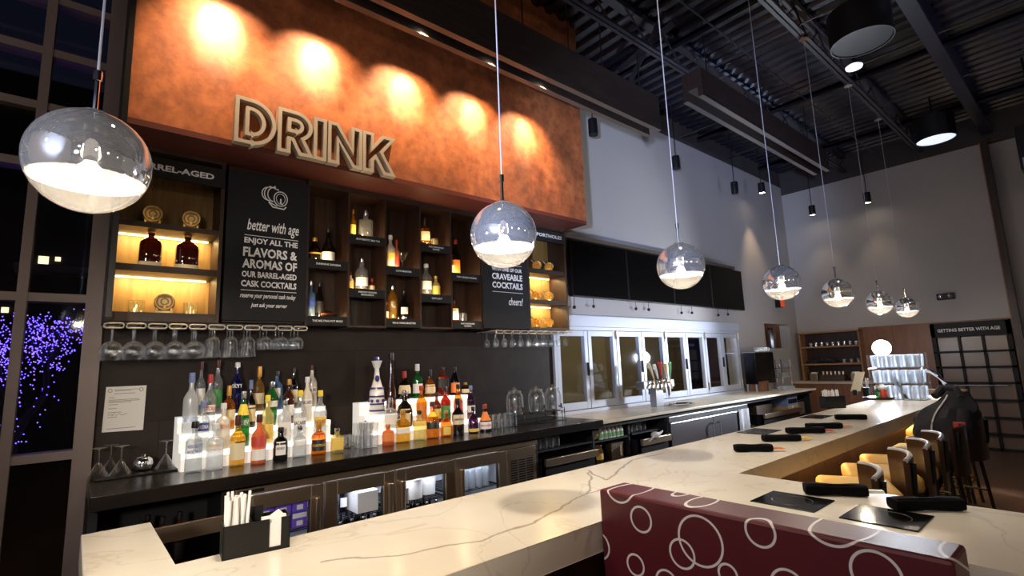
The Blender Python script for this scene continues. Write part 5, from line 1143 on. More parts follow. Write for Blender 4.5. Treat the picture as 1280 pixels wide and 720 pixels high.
ff = thing('steel_fridge', 'two-door solid steel fridge under the stone counter', 'fridge', (6.4, 3.6, 0))
obj('case', MB().box(5.42, 7.41, FY + .03, 4.18, .08, .97), 'steel_cool', ff); obj('fascia', MB().bbox(5.41, 7.42, FY - .01, FY + .04, .915, .98, .004), 'steel_cool', ff)
for i, (a, b_) in enumerate(((5.43, 6.40), (6.42, 7.40))):
    d = obj('door', MB().bbox(a, b_, FY - .02, FY + .03, .12, .91, .006), 'steel_cool', ff)
    hx = b_ - .08 if i == 0 else a + .08
    obj('handle', MB().tube([(hx, FY - .025, .82), (hx, FY - .07, .82), (hx, FY - .07, .48), (hx, FY - .025, .48)], .014, 8), 'steel_cool', d)
t = thing('hanging_towel', 'grey patterned towel hung over the right edge of the steel fridge', 'towel', (7.2, FY, .6)); b = MB()
v = []; f = []
for i in range(9):
    for j in range(7): v.append((7.08 + i * .04, FY - .028 - .012 * math.sin(i * 1.3) * (1 + j * .2) - .006, .93 - j * .05))
for i in range(8):
    for j in range(6): o_ = i * 7 + j; f.append((o_, o_ + 1, o_ + 8, o_ + 7))
b.add(v, f, True); b.add([(x, y - .006, z) for x, y, z in v], [tuple(reversed(q)) for q in f], True); obj('cloth', b, 'cloth_grey', t)
t = thing('storage_crate', 'blue plastic crate stacked on a cardboard case under the stone counter', 'crate', (9.15, 3.75, .83)); obj('crate', MB().box(-.18, .22, -.14, .14, 0, .15).box(-.19, .23, -.15, .15, .13, .15), 'crate_blue', t, local=True)
sl = MB()
for k in range(6): sl.box(-.15 + k * .06, -.12 + k * .06, -.152, -.14, .03, .1)
obj('slots', sl, 'black_plastic', t, local=True)
t = thing('cardboard_case', 'tan cardboard case under the blue crate', 'box', (9.15, 3.75, .64)); obj('case', MB().box(-.19, .22, -.14, .14, 0, .185), 'cardboard', t, local=True); obj('tape', MB().box(-.02, .03, -.1405, -.14, 0, .185), 'lab_cream', t, local=True)
for i in range(3):
    t = thing('metal_canister', f'steel canister at the end of the stone counter, {ORD[i]} from the left', 'canister', (9.62 + i * .085, 3.70, .64), 0, 'canisters under the counter end'); obj('can', MB().cyl((0, 0, 0), .038, 0, .2, 14), 'steel', t, local=True); obj('lid', MB().cyl((0, 0, 0), .03, .2, .23, 12), 'black_plastic', t, local=True)
tag(obj('tool_box', MB().bbox(7.95, 8.5, 3.66, 4.0, .64, .90, .006), 'basket_brown', loc=(8.2, 3.8, .64)), 'brown bin under the stone counter right of the towel', 'bin')

# ------------------------------------------------------------------ on the stone counter
SZ0 = 1.06
p = at(818, 508, Z=SZ0); tx, ty_ = p.x + .05, 3.98
bt = thing('beer_tower', 'steel T-shaped beer tower with five tap handles', 'beer tap', (tx, ty_, SZ0))
hz = at(820, 476, Y=ty_).z - SZ0
obj('column', MB().bbox(-.085, .085, -.05, .05, 0, hz - .08, .004), 'steel_cool', bt, local=True)
xl = at(800, 480, Y=ty_).x - tx; xr = at(838, 480, Y=ty_).x - tx
obj('crossbar', MB().bbox(xl, xr, -.06, .06, hz - .09, hz + .005, .006), 'steel_cool', bt, local=True)
hm = ['lab_cream', 'lab_white', 'lab_red', 'wood_barrel', 'green_label']
for i in range(5):
    x = at(818 + i * 5, 478, Y=ty_ - .1).x - tx
    tp_ = obj('tap', MB().tube([(x, -.05, hz - .03), (x, -.10, hz - .03), (x, -.115, hz - .06), (x, -.12, hz - .11)], .012, 8).cyl((x, -.10, 0), .01, hz - .03, hz + .03, 8), 'gold' if i % 2 == 0 else 'chrome', bt, local=True)
    l = -.10 + .028 * i; hh = [.19, .17, .20, .16, .19][i]
    hd = MB().tube([(x, -.10, hz + .03), (x + l * .5, -.105, hz + .03 + hh * .5), (x + l, -.105, hz + .03 + hh)], [.009, .017, .024], 8)
    if i in (2, 3): hd.sphere((x + l, -.105, hz + .03 + hh), .034, 12, 8)
    else: hd.bbox(x + l - .026, x + l + .026, -.115, -.095, hz + hh - .02, hz + hh + .05, .006)
    obj('tap_handle', hd, hm[i], tp_, local=True)
obj('drip_tray', MB().lathe([(.19, 0), (.2, .004), (.2, .016), (.185, .016), (.18, .006), (1e-5, .006)], (.30, -.16, 0), 28, sx=1.1, sy=.75), 'chrome', bt, local=True)
tag(obj('knife_block', MB().bbox(8.90, 9.06, 3.95, 4.2, SZ0, SZ0 + .16, .004).box(9.06, 9.075, 3.93, 4.21, SZ0, SZ0 + .17), 'panel_wood', loc=(8.98, 4.1, SZ0)), 'brown wooden box at the right end of the folding window', 'box')
t = thing('soda_machine', 'black drink machine at the far end of the stone counter', 'drink machine', (9.35, 4.05, SZ0 + .10))
q0, q1 = at(943, 441, Y=4.02), at(970, 474, Y=4.02)
obj('body', MB().bbox(q0.x, q1.x, 4.02, 4.22, SZ0 + .12, q0.z, .008), 'tv_black', t); obj('top_plate', MB().box(q0.x - .01, q1.x + .01, 4.0, 4.23, q0.z, q0.z + .015), 'steel_cool', t)
for i in range(4): obj('leg', MB().box(*((q0.x, q0.x + .03) if i % 2 == 0 else (q1.x - .03, q1.x)), *((4.03, 4.06) if i < 2 else (4.18, 4.21)), SZ0, SZ0 + .12), 'steel_cool', t)
for i in range(7): tumb('sod', (q0.x + .1 + i * .085, 4.05, q0.z + .016), .03, .075, f'glass on top of the black drink machine, {ORD[i]} from the left', 'glasses on the drink machine', mat='g_spark')
for i in range(5):
    for j in range(2): tumb('sod', (q0.x + .18 + i * .085, 3.66 + j * .09, SZ0), .036, .10, f'glass before the black drink machine, {["front", "back"][j]} row, {ORD[i]} from the left', 'glasses before the drink machine', mat='g_spark')
t = thing('glass_shelf_rack', 'wire rack of stemmed glasses right of the black drink machine', 'rack', (q1.x + .2, 4.05, SZ0)); b = MB()
rx0, rx1 = q1.x + .04, q1.x + .42
for x in (rx0, rx1):
    for y in (3.92, 4.18): b.cyl((x, y, 0), .008, SZ0, SZ0 + .52, 6)
obj('posts', b, 'chrome', t)
for z in (SZ0 + .03, SZ0 + .2, SZ0 + .36): obj('shelf', MB().box(rx0, rx1, 3.92, 4.18, z, z + .008), 'chrome', t)
for lv, z in enumerate((SZ0 + .208, SZ0 + .368)):
    for i in range(4): tumb('sod', (rx0 + .06 + i * .085, 3.97, z + .001), .034, .09, f'glass on the {["middle", "top"][lv]} shelf of the wire rack, {ORD[i]} from the left', 'glasses on the wire rack', mat='g_spark')
t = thing('niche_bottle', 'tall metal flask standing in the wall niche', 'flask', (10.75, 4.5, 1.79)); obj('flask', MB().lathe([(.08, 0), (.085, .02), (.085, .30), (.06, .36), (.05, .38)], seg=16), 'steel_cool', t, local=True); obj('cap', MB().cyl((0, 0, 0), .05, .38, .42, 12), 'black_plastic', t, local=True)

# ------------------------------------------------------------------ end wall: shelving, cask lockers, counter
es = thing('end_shelving', 'oak-framed open shelving on the end wall', 'shelf', (11.4, 3.65, 1.1))
ey0, ey1 = 3.12, 4.19
obj('frame', MB().box(11.3, 11.59, ey1 - .03, ey1, 1.09, 2.08).box(11.3, 11.59, ey0, ey0 + .02, 1.09, 2.08).box(11.3, 11.59, ey0, ey1, 2.06, 2.09), 'oak_frame', es); obj('back', MB().box(11.57, 11.595, ey0, ey1, 1.09, 2.06), 'dark_wood_v', es)
for z in (1.80, 1.46): obj('shelf', MB().box(11.3, 11.57, ey0 + .02, ey1 - .03, z - .03, z), 'oak_frame', es)
for i in range(9): tumb('sod', (11.38, 3.20 + i * .1, 1.801), .035, .10, f'glass on the upper shelf of the oak shelving, {ORD[i]} from the right', 'glasses on the oak shelving', mat='g_spark')
for i in range(3): tumb('sod', (11.38, 3.20 + i * .12, 1.461), .045, .16, f'tall glass on the lower oak shelf, {ORD[i]} from the right', 'glasses on the oak shelving', mat='g_spark')
t = thing('cloth_bundle', 'dark bundle of cloths on the lower oak shelf', 'cloth', (11.42, 3.85, 1.46)); b = MB()
for k in range(6): b.sphere((random.uniform(-.05, .05), -.2 + k * .08, .04 + .03 * math.sin(k)), .07 + .02 * (k % 2), 10, 8, .8)
obj('cloths', b, 'jacket_navy', t, local=True)
t = thing('condiment_bin', 'brown basket with jars on the oak shelving floor', 'basket', (11.42, 3.68, 1.12)); obj('basket', MB().box(-.1, .1, -.22, .22, 0, .12), 'basket_brown', t, local=True)
b = MB()
for k in range(6): b.cyl((0, -.18 + k * .07, 0), .028, .12, .18, 10)
obj('jars', b, 'steel', t, local=True)
for i, y in enumerate((3.28, 4.0)):
    t = thing('napkin_dispenser', f'steel napkin dispenser on the oak shelving floor, {["right", "left"][i]} one', 'dispenser', (11.40, y, 1.12)); obj('case', MB().bbox(-.08, .08, -.07, .07, 0, .14, .008), 'steel', t, local=True); obj('napkins', MB().box(-.05, .05, -.05, .05, .14, .17), 'paper', t, local=True)
ec = thing('end_counter', 'brown wooden counter front with pale edge before the oak shelving', 'counter', (11.2, 3.6, 0)); obj('front', MB().box(10.95, 11.0, 2.55, 4.28, 0, 1.085).box(11.0, 11.56, 2.55, 2.6, 0, 1.085), 'panel_wood', ec); obj('top', MB().box(10.92, 11.56, 2.53, 4.29, 1.085, 1.115), 'trim_pale' if 'trim_pale' in M else pb('trim_pale', (.50, .42, .34), .4).name, ec)
lk = thing('cask_locker', 'tall black grid of cask lockers reading getting better with age', 'locker', (11.5, 1.56, 0))
LY0, LY1 = 1.05, 2.07
b = MB().box(11.44, 11.56, LY0, LY0 + .05, 0, 2.1).box(11.44, 11.56, LY1 - .06, LY1, 0, 2.1).box(11.44, 11.56, LY0, LY1, 1.86, 2.1)
zs = [1.86, 1.60, 1.34, 1.08, .80, .52, .26, .02]
for z in zs[1:]: b.box(11.44, 11.56, LY0, LY1, z - .018, z + .018)
for k in (1, 2): yy = LY0 + .05 + (LY1 - LY0 - .11) * k / 3; b.box(11.44, 11.56, yy - .018, yy + .018, 0, 1.86)
obj('frame', b, 'black_board', lk)
for r_ in range(7):
    for k in range(3):
        y0 = LY0 + .05 + (LY1 - LY0 - .11) * k / 3; y1 = LY0 + .05 + (LY1 - LY0 - .11) * (k + 1) / 3
        obj('door_pane', MB().box(11.50, 11.51, y0 + .018, y1 - .018, zs[r_ + 1] + .018, zs[r_] - .018), 'panel_pane', lk)
obj('rail', MB().tube([(11.42, LY0 + .15, 1.04), (11.42, LY1 - .2, 1.04)], .012, 8), 'steel_cool', lk)
b = MB(); fit_text(b, 'GETTING BETTER WITH AGE', (11.438, LY1 - .10, 1.945), (0, -1, 0), (0, 0, 1), .80, .055, 0, .02); obj('lettering', b, 'sign_white', lk)

# ------------------------------------------------------------------ things on the bar top
def caddy(p0, p1, dep, h, label, straws, nap=True, sf=.34):
    """p0-p1: front lower edge on the bar; open black box with straws at the left and napkins in the notch at the right"""
    p0, p1 = Vector(p0), Vector(p1); L = (p1 - p0).length; rz = math.atan2(p1.y - p0.y, p1.x - p0.x)
    t = thing('bar_caddy', label, 'caddy', p0, rz); w_ = .004
    n0, n1 = (L * .68, L * .86) if nap else (L * .5, L * .5)
    b = MB().box(0, n0, 0, w_, 0, h).box(n1, L, 0, w_, 0, h).box(n0, n1, 0, w_, 0, h * .12).box(0, L, dep - w_, dep, 0, h).box(0, w_, 0, dep, 0, h).box(L - w_, L, 0, dep, 0, h * 1.02).box(0, L, 0, dep, 0, w_)
    obj('box', b, 'black_plastic', t, local=True)
    if nap: obj('divider', MB().box(L * .40, L * .40 + w_, w_, dep - w_, 0, h * 1.05).box(L * .40, L * .62, dep * .6, dep * .6 + w_, 0, h * 1.35), 'black_plastic', t, local=True)
    random.seed(5)
    for k in range(straws):
        x = L * (.04 + sf * ((k * 5) % straws) / straws); y = dep * (.15 + .7 * (k % 4) / 3.5); l = .185 + random.uniform(-.008, .008)
        s = thing('paper_straw', 'paper wrapped white straw bunched in the black caddy', 'straw', p0, rz, 'wrapped straws ' + label.split(' with')[0])
        obj('wrapper', MB().tube([(x, y, .006), (x + random.uniform(-.012, .012), y + random.uniform(-.012, .012), .006 + l)], .005, 6), 'straw_white' if 'straw_white' in M else pb('straw_white', (.82, .79, .74), .6).name, s, local=True)
        s['label'] = 'white wrapped straw in the ' + label.split(' with')[0]
    if nap:
        b = MB()
        for k in range(11): b.box(n0 - L * .10, n1 + L * .10, w_ + .002 + k * .0042, w_ + .005 + k * .0042, .006, h * (.80 + .06 * k / 2 if k < 8 else 1.0))
        tri = MB().add([(n0 - L * .10, .03, h * .9), (n1 + L * .12, .03, h * .9), (n1 - L * .02, .032, h * 1.2), (n0 - L * .10, .034, h * .9), (n1 + L * .12, .034, h * .9), (n1 - L * .02, .036, h * 1.2)], [(0, 1, 2), (5, 4, 3), (0, 3, 4, 1), (1, 4, 5, 2), (2, 5, 3, 0)])
        nb = thing('napkin_stack', 'stack of pale paper napkins in the ' + label.split(' with')[0], 'napkins', p0, rz)
        obj('napkins', b, 'paper', nb, local=True); obj('folded_napkin', tri, 'paper', nb, local=True)
a, c_ = at(277, 702, Z=BARZ), at(362, 684, Z=BARZ)
caddy(a, c_, .105, .105, 'near black bar caddy with straws and napkins', 26)
a, c_ = at(1034, 511, Z=BARZ), at(1058, 510, Z=BARZ)
caddy(a, c_, .12, .13, 'far black bar caddy with straws beside a cooktop', 24, False, .85)
def roll(xl, yl, xr, yr, tail, label, hgt=.045, wid=.082):
    p0, p1 = at(xl, yl, Z=BARZ), at(xr, yr, Z=BARZ); L = min((p1 - p0).length, .30); rz = math.atan2(p1.y - p0.y, p1.x - p0.x)
    t = thing('napkin_roll', label, 'napkin roll', (p0.x, p0.y, BARZ), rz, 'black napkin rolls on the bar')
    n = 18; vs = []; fs = []; ks = 14
    for i in range(ks + 1):
        u = i / ks; s = .92 + .08 * math.sin(u * 9) ; s *= (1 if .02 < u < .98 else .94); 
        for j in range(n):
            a = 2 * PI * j / n; x_, y_ = sect(a, 4.5, wid / 2 * s * (1 - .12 * u), hgt / 2 * s)
            vs.append((u * L, wid / 2 + x_, hgt / 2 + y_))
    for i in range(ks):
        for j in range(n): j2 = (j + 1) % n; fs.append((i * n + j, (i + 1) * n + j, (i + 1) * n + j2, i * n + j2))
    fs += [tuple(range(n)), tuple(reversed([ks * n + j for j in range(n)]))]
    obj('napkin', MB().add(vs, fs, True), 'napkin_black', t, local=True)
    obj('fold_edge', MB().tube([(.01, wid * .2, hgt * .96), (L * .5, wid * .28, hgt * 1.0), (L - .01, wid * .3, hgt * .94)], .0025, 5), 'napkin_black', t, local=True)
    if tail: obj('paper_tail', MB().box(L - .02, L + (.075 if tail != 'lab_white' else .06), wid * .22, wid * .75, hgt * .35, hgt * .35 + .004).box(L - .02, L + .06, wid * .3, wid * .6, hgt * .35 + .004, hgt * .35 + .009), tail, t, local=True)
for a in ((921, 566, 968, 565.5, 'orange_card', 'black napkin roll with an orange tail, nearest on the long bar'), (957, 553, 1003, 552, 'yellow_card', 'black napkin roll with a yellow tail, second on the long bar'), (987, 543, 1033, 542, 'red_card', 'black napkin roll with a red tail, third on the long bar'),
          (1012, 537, 1055, 536, 'orange_card', 'black napkin roll with a pale orange tail, fourth on the long bar'), (1046, 525, 1085, 525, None, 'black napkin roll with no tail, farthest on the long bar'),
          (1009, 620, 1088, 623, 'lab_white', 'black napkin roll with a white tail beside the left peninsula cooktop'), (1124, 641, 1212, 641, None, 'black napkin roll above the right peninsula cooktop')): roll(*a)
tag(obj('paper_sleeve', MB().add([tuple(at(x, y, Z=BARZ + .003)) for x, y in ((1110, 622), (1122, 621), (1124, 636), (1111, 633))] + [tuple(at(x, y, Z=BARZ + .001)) for x, y in ((1110, 622), (1122, 621), (1124, 636), (1111, 633))], [(0, 3, 2, 1), (4, 5, 6, 7), (0, 1, 5, 4), (1, 2, 6, 5), (2, 3, 7, 6), (3, 0, 4, 7)]), 'lab_white', loc=at(1116, 628, Z=BARZ)), 'bright white paper slip between the two near napkin rolls', 'paper')
for i, (x0, x1, y0, y1, lb) in enumerate(((2.175, 2.40, .825, 1.07, 'flush black glass cooktop on the peninsula, left one beside the booth'), (2.165, 2.40, .505, .74, 'flush black glass cooktop on the peninsula, right one'), (4.02, 4.33, 1.81, 2.03, 'flush black glass cooktop on the long bar, nearer one'), (5.25, 5.56, 1.83, 2.03, 'flush black glass cooktop on the long bar, farther one'))):
    t = thing('cooktop', lb, 'cooktop', ((x0 + x1) / 2, (y0 + y1) / 2, BARZ), 0, 'induction cooktops set in the bar')
    obj('glass_plate', MB().bbox(x0, x1, y0, y1, BARZ - .001, BARZ + .004, .002), 'cooktop_glass', t)
    cxm, cym = (x0 + x1) / 2, (y0 + y1) / 2
    obj('ring_mark', MB().tube([(cxm + .075 * math.cos(a), cym + .075 * math.sin(a), BARZ + .004) for a in [k * PI / 18 for k in range(36)]], .0008, 4, True), 'cooktop_mark', t)
# far end of the bar
ct = thing('condiment_tray', 'dark round tray of bottles and napkins at the far end of the bar', 'tray', (at(1098, 499, Z=BARZ).x, at(1098, 499, Z=BARZ).y, BARZ))
obj('tray', MB().lathe([(.10, 0), (.16, .012), (.165, .03), (.155, .028), (.1, .01), (1e-5, .01)], seg=24), 'black_plastic', ct, local=True)
cx_, cy_ = LOC[ct.name].xy
bottle('sauce_bottle', 'small green hot sauce bottle on the condiment tray', (cx_ - .08, cy_ - .02, BARZ + .012), .026, .17, 'wine', 'g_green', 'cap_gold', 'green_label', capf=.2)
t = thing('ketchup_tub', 'red tub with a white lid on the condiment tray', 'tub', (cx_ - .0, cy_ - .06, BARZ + .012)); obj('tub', MB().lathe([(.05, 0), (.055, .1), (.05, .11)], seg=16), 'red_plastic', t, local=True); obj('lid', MB().lathe([(.055, .11), (.058, .13), (.04, .15), (.01, .155)], seg=16), 'lab_white', t, local=True)
t = thing('condiment_bottle', 'black condiment bottle with a white top on the tray', 'bottle', (cx_ + .09, cy_ - .03, BARZ + .012)); obj('body', MB().cyl((0, 0, 0), .04, 0, .13, 14), 'black_plastic', t, local=True); obj('top', MB().lathe([(.042, .13), (.03, .16), (.01, .17)], seg=14), 'lab_white', t, local=True)
p = at(1084, 497, Z=BARZ); t = thing('straw_cup', 'black cup of white straws beside the condiment tray', 'cup', (p.x, p.y, BARZ)); obj('cup', MB().lathe([(.035, 0), (.045, .13), (.042, .13)], seg=14), 'black_plastic', t, local=True)
b = MB()
for k in range(7): a = k * 2.1; b.tube([(.015 * math.cos(a), .015 * math.sin(a), .02), (.05 * math.cos(a), .05 * math.sin(a), .25)], .005, 6)
obj('straws', b, 'straw_white', t, local=True)
q = at(1072, 487, X=8.3); t = thing('paper_receipt', 'pale paper slip standing at the back edge of the bar', 'paper', (8.3, q.y, BARZ)); qa, qb = at(1066, 489, X=8.3), at(1078, 465, X=8.3)
obj('slip', MB().add([(8.3, qa.y + .03, qa.z), (8.3, qa.y - .09, qa.z), (8.33, qb.y - .02, qb.z), (8.33, qb.y + .09, qb.z), (8.304, qa.y + .03, qa.z), (8.304, qa.y - .09, qa.z), (8.334, qb.y - .02, qb.z), (8.334, qb.y + .09, qb.z)], [(0, 3, 2, 1), (4, 5, 6, 7), (0, 1, 5, 4), (1, 2, 6, 5), (2, 3, 7, 6), (3, 0, 4, 7)]), 'lab_cream', t); obj('clip', MB().box(8.29, 8.34, qa.y - .05, qa.y + .0, BARZ, qa.z + .02), 'black_metal', t)
p = at(1128, 499, Z=BARZ); gx, gy = p.x, p.y
t = thing('glass_tower', 'clear three-tier stand of sparkling glasses at the end of the bar', 'stand', (gx, gy, BARZ))
for k in range(3): obj('tier', MB().bbox(-.17, .17, -.27, .27, .0 + k * .19, .012 + k * .19, .004), 'clear_glass', t, local=True)
boards('post', MB().box(-.17, -.155, -.27, -.255, .012, .56).box(.155, .17, -.27, -.255, .012, .56).box(-.17, -.155, .255, .27, .012, .56).box(.155, .17, .255, .27, .012, .56), 'clear_glass', t, True)
for lv in range(3):
    for i in range(6):
        for j in range(2): tumb('tower', (gx - .08 + j * .15, gy - .22 + i * .088, BARZ + .013 + lv * .19), .039, .15, f'glass on the {["lowest", "middle", "top"][lv]} tier of the end stand, {["near", "far"][j]} side, {ORD[i]} from right', 'glasses on the clear end stand', taper=.8, mat='g_spark')
gn = thing('gooseneck_faucet', 'tall arched chrome gooseneck at the end of the bar', 'faucet', (8.25, 1.45, BARZ))
pts = [at(x, y, X=8.25) for x, y in ((1183, 499), (1184, 490), (1181, 480), (1173, 470), (1163, 464), (1152, 462), (1144, 464), (1138, 468))]
obj('neck', MB().tube(pts, [.026, .026, .026, .026, .026, .026, .024, .02], 12), 'chrome', gn); obj('base', MB().cyl((pts[0].x, pts[0].y, 0), .04, BARZ, pts[0].z + .01, 14), 'chrome', gn)
pl = thing('tap_lever', 'slanted chrome tube leaning before the clear glass stand', 'tap', (8.0, 1.8, BARZ)); a, c_ = at(1134, 500, Z=BARZ), at(1126, 478, X=7.6); obj('tube', MB().tube([(a.x, a.y, BARZ), (7.75, c_.y + .1, c_.z + .05)], .028, 10), 'chrome', pl); obj('foot', MB().cyl((a.x, a.y, 0), .04, BARZ, BARZ + .015, 14), 'chrome', pl)
# the second flash on its stand, behind the far end of the bar
fp = at(1102, 435, X=9.0)
fl = thing('studio_flash', 'bright photographer\'s flash on a black stand beyond the bar end', 'flash', (fp.x, fp.y, 0))
obj('head', MB().cyl((0, 0, 0), .05, 0, .14, 16, mat=Matrix.Translation((.09, 0, fp.z)) @ Matrix.Rotation(R(90), 4, 'Y')), 'black_plastic', fl, local=True)
obj('lit_dome', MB().sphere((0, 0, fp.z), .115, 20, 14), 'strobe_glow', fl, local=True)
obj('pole', MB().cyl((.08, 0, 0), .012, .3, fp.z, 8), 'black_metal', fl, local=True)
for k in range(3): a = k * 2.094 + .4; obj('leg', MB().tube([(.08, 0, .55), (.08 + .45 * math.cos(a), .45 * math.sin(a), .01)], .009, 6), 'black_metal', fl, local=True)
lamp('strobe_light', 'SPOT', (fp.x - .13, fp.y, fp.z), 480, (.80, .88, 1), .08, (fp.x - 3, fp.y - .3, fp.z - .2), 165, .5)

# ------------------------------------------------------------------ stools
pb('edge_metal', (.75, .75, .78), .35, metal=.6)
def stool(loc, rz, label, wm='stool_wood', sm='seat_tan', group='bar stools along the bar'):
    t = thing('bar_stool', label, 'bar stool', loc, rz, group)
    obj('seat', MB().bbox(-.21, .21, -.18, .23, .76, .87, .035, 3), sm, t, local=True)
    obj('seat_frame', MB().box(-.19, .19, -.17, .19, .725, .765), 'black_metal', t, local=True)
    for sx in (-1, 1):
        for sy in (-1, 1): obj('leg', MB().tube([(.165 * sx, .15 * sy, .74), (.205 * sx, .205 * sy, 0)], [.016, .014], 6), 'black_metal', t, local=True)
    obj('foot_rail', MB().tube([(-.19, -.185, .26), (.19, -.185, .26), (.19, .185, .26), (-.19, .185, .26)], .010, 6, True).tube([(-.18, -.175, .42), (-.18, .175, .42)], .009, 6).tube([(.18, -.175, .42), (.18, .175, .42)], .009, 6), 'black_metal', t, local=True)
    def curve(u, o=0): return (u * .205, -.245 - o + .055 * u * u)
    v = []; n = 12
    for i in range(n + 1):
        u = 2 * i / n - 1; x, y = curve(u); x2, y2 = curve(u, .02)
        z1 = 1.055 - .012 * u * u
        v += [(x, y, .70), (x, y, z1), (x2, y2 - .01, z1), (x2, y2, .70)]
    f = []
    for i in range(n):
        for k in range(4): f.append((i * 4 + k, i * 4 + (k + 1) % 4, i * 4 + 4 + (k + 1) % 4, i * 4 + 4 + k))
    f += [(0, 3, 2, 1), (n * 4, n * 4 + 1, n * 4 + 2, n * 4 + 3)]
    bk = obj('backrest', MB().add(v, f, True), wm, t, local=True)
    obj('top_edge', MB().tube([(curve(u)[0], curve(u)[1] - .015, 1.057 - .012 * u * u) for u in [2 * i / n - 1 for i in range(n + 1)]], .013, 8), 'edge_metal' if wm == 'stool_wood' else wm, bk, local=True)
    for sx in (-1, 1): obj('back_post', MB().tube([(.165 * sx, -.15, .68), (.175 * sx, -.232, .85), (.175 * sx, -.245, 1.03)], .014, 6), 'black_metal', t, local=True)
    return t
stool((3.15, 1.13, 0), R(24), 'wooden-backed bar stool with a tan seat, nearest along the bar')
for i, (x, y, rz, lb) in enumerate(((3.74, 1.13, 24, 'wooden-backed bar stool with a tan seat, second along the bar'), (4.26, 1.14, 24, 'wooden-backed bar stool with a tan seat, third along the bar'), (4.72, 1.15, 24, 'wooden-backed bar stool with a tan seat, fourth along the bar'))):
    stool((x, y, 0), R(rz), lb)
stool((5.35, 1.12, 0), R(2), 'dark bar stool with an empty brown seat, fifth along the bar', 'stool_dark', 'seat_dark')
stool((6.1, 1.12, 0), R(-22), 'dark bar stool holding a black jacket', 'stool_dark', 'seat_dark')
stool((6.75, 1.30, 0), R(5), 'dark bar stool with a tan seat beyond the jacket', 'stool_dark', 'seat_tan')
stool((7.4, 1.36, 0), R(0), 'dark bar stool with a tan seat, farthest along the bar', 'stool_dark', 'seat_tan')
# jacket over the stool
jk = thing('jacket', 'black jacket with white piping draped over a dark bar stool', 'jacket', (5.72, 1.02, .86))
v = []; f = []; nu, nv = 18, 14
for i in range(nu + 1):
    u = i / nu
    for j in range(nv):
        a = 2 * PI * j / nv; w_ = (.13 + .075 * math.sin(PI * min(1, u * 1.1))) * (1 - .45 * max(0, u - .7) / .3)
        lump = 1 + .16 * math.sin(3 * a + u * 7) + .1 * math.sin(5 * a - u * 11)
        v.append((-.12 + .22 * u + w_ * .75 * math.cos(a) * lump, .06 - .14 * u + w_ * math.sin(a) * lump, -.06 + .50 * u - .06 * (1 - u) * math.cos(2 * a)))
for i in range(nu):
    for j in range(nv): j2 = (j + 1) % nv; f.append((i * nv + j, i * nv + j2, (i + 1) * nv + j2, (i + 1) * nv + j))
f += [tuple(reversed(range(nv))), tuple(nu * nv + j for j in range(nv))]
obj('shell', MB().add(v, f, True), 'jacket_navy', jk, local=True)
obj('collar', MB().tube([(.03, .06, .40), (.11, .02, .45), (.12, -.07, .44), (.04, -.11, .38)], [.03, .045, .045, .03], 10), 'jacket_navy', jk, local=True)
obj('sleeve', MB().tube([(-.10, -.14, .30), (-.15, -.13, .16), (-.17, -.08, .04), (-.18, .0, -.03)], [.045, .055, .05, .035], 12), 'jacket_navy', jk, local=True)
out = lambda i_, j_, k_=.012: Vector(v[i_ * nv + j_]) + Vector((-1, 0, .2)) * k_
obj('piping', MB().tube([out(i_, 6) for i_ in range(5, 18)], .006, 6), 'lab_white', jk, local=True)
q = out(9, 8, .02); obj('patch', MB().bbox(q.x - .012, q.x + .01, q.y - .04, q.y + .04, q.z - .035, q.z + .035, .005), 'lab_red', jk, local=True)

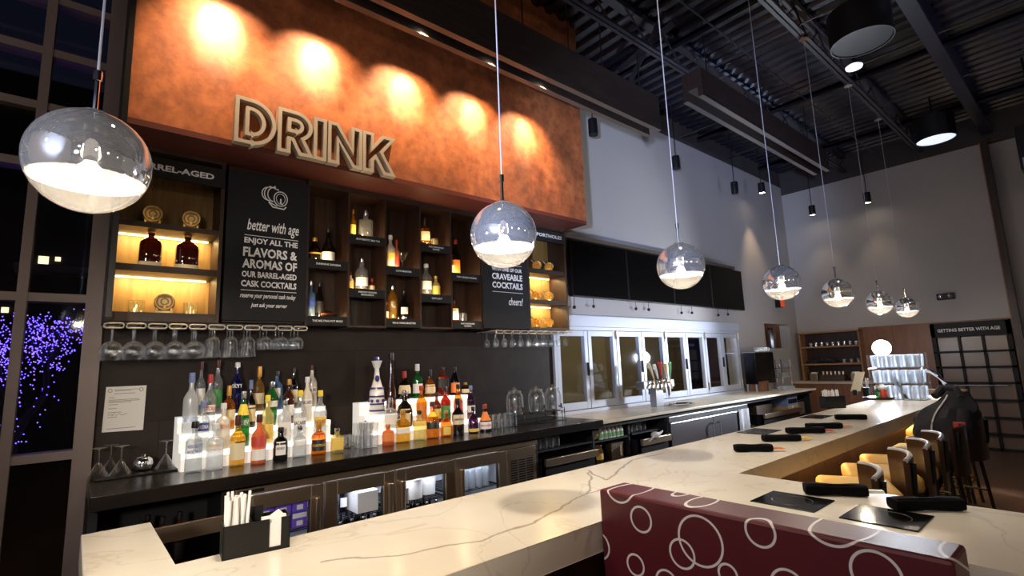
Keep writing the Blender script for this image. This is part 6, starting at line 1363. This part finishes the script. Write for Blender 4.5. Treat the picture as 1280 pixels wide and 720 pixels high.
# ------------------------------------------------------------------ red booth back in front of the peninsula
def booth_mat():
    mt, t, b = nt('booth_vinyl'); tc = t.nodes.new('ShaderNodeTexCoord'); sp = t.nodes.new('ShaderNodeSeparateXYZ'); t.links.new(tc.outputs['Object'], sp.inputs[0])
    # cloth runs up the back and over the top: unrolled height = z + distance in from the back face
    ad = t.nodes.new('ShaderNodeMath'); ad.operation = 'ADD'; xs = t.nodes.new('ShaderNodeMath'); xs.operation = 'MULTIPLY'; xs.inputs[1].default_value = .45; t.links.new(sp.outputs['X'], xs.inputs[0]); t.links.new(sp.outputs['Z'], ad.inputs[0]); t.links.new(xs.outputs[0], ad.inputs[1])
    cb = t.nodes.new('ShaderNodeCombineXYZ'); t.links.new(sp.outputs['Y'], cb.inputs['X']); t.links.new(ad.outputs[0], cb.inputs['Y'])
    rings = []
    for cx, cy, ry in ((88, 42, 62), (163, 158, 45), (360, 230, 86), (300, 273, 51), (560, 198, 55), (315, 72, 44), (790, 148, 100), (947, 343, 82), (1195, 222, 68), (145, 310, 38), (250, 372, 47), (453, 342, 38), (655, 385, 62), (25, 245, 46), (218, 30, 28), (1030, 60, 62), (500, 480, 60), (820, 520, 70), (80, 430, 50)):
        px, py = 740 + cx / 2.667, 590 + cy / 2.667
        c = at(px, py, X=1.55); e = at(px, py + ry / 2.667, X=1.55); rings.append((c.y - BO.y, c.z - BO.z, (c - e).length))
    last = None
    for y_, z_, r_ in rings:
        d = t.nodes.new('ShaderNodeVectorMath'); d.operation = 'DISTANCE'; t.links.new(cb.outputs[0], d.inputs[0]); d.inputs[1].default_value = (y_, z_, 0)
        s = t.nodes.new('ShaderNodeMath'); s.operation = 'SUBTRACT'; t.links.new(d.outputs['Value'], s.inputs[0]); s.inputs[1].default_value = r_ - .004
        a = t.nodes.new('ShaderNodeMath'); a.operation = 'ABSOLUTE'; t.links.new(s.outputs[0], a.inputs[0])
        if last is None: last = a.outputs[0]
        else: mn = t.nodes.new('ShaderNodeMath'); mn.operation = 'MINIMUM'; t.links.new(last, mn.inputs[0]); t.links.new(a.outputs[0], mn.inputs[1]); last = mn.outputs[0]
    mr = t.nodes.new('ShaderNodeMapRange'); mr.inputs[1].default_value = .0030; mr.inputs[2].default_value = .0042; mr.inputs[3].default_value = 1; mr.inputs[4].default_value = 0; t.links.new(last, mr.inputs[0])
    mx = t.nodes.new('ShaderNodeMix'); mx.data_type = 'RGBA'; mx.inputs[6].default_value = (.105, .010, .017, 1); mx.inputs[7].default_value = (.80, .76, .76, 1); t.links.new(mr.outputs[0], mx.inputs[0]); t.links.new(mx.outputs[2], b.inputs['Base Color'])
    b.inputs['Roughness'].default_value = .42
BO = Vector((1.55, .83, 0)); booth_mat()
bo = thing('booth', 'dark red booth back patterned with white rings, facing the peninsula', 'booth', BO)
b = MB().bbox(0, .155, -.525, .515, .10, 1.19, .010, 2)
obj('back', b, 'booth_vinyl', bo, local=True)
obj('seat_cushion', MB().bbox(.155, .50, -.52, .51, .42, .56, .03, 3), 'booth_vinyl', bo, local=True); obj('plinth', MB().box(.01, .48, -.52, .51, 0, .42), 'black_board', bo, local=True)
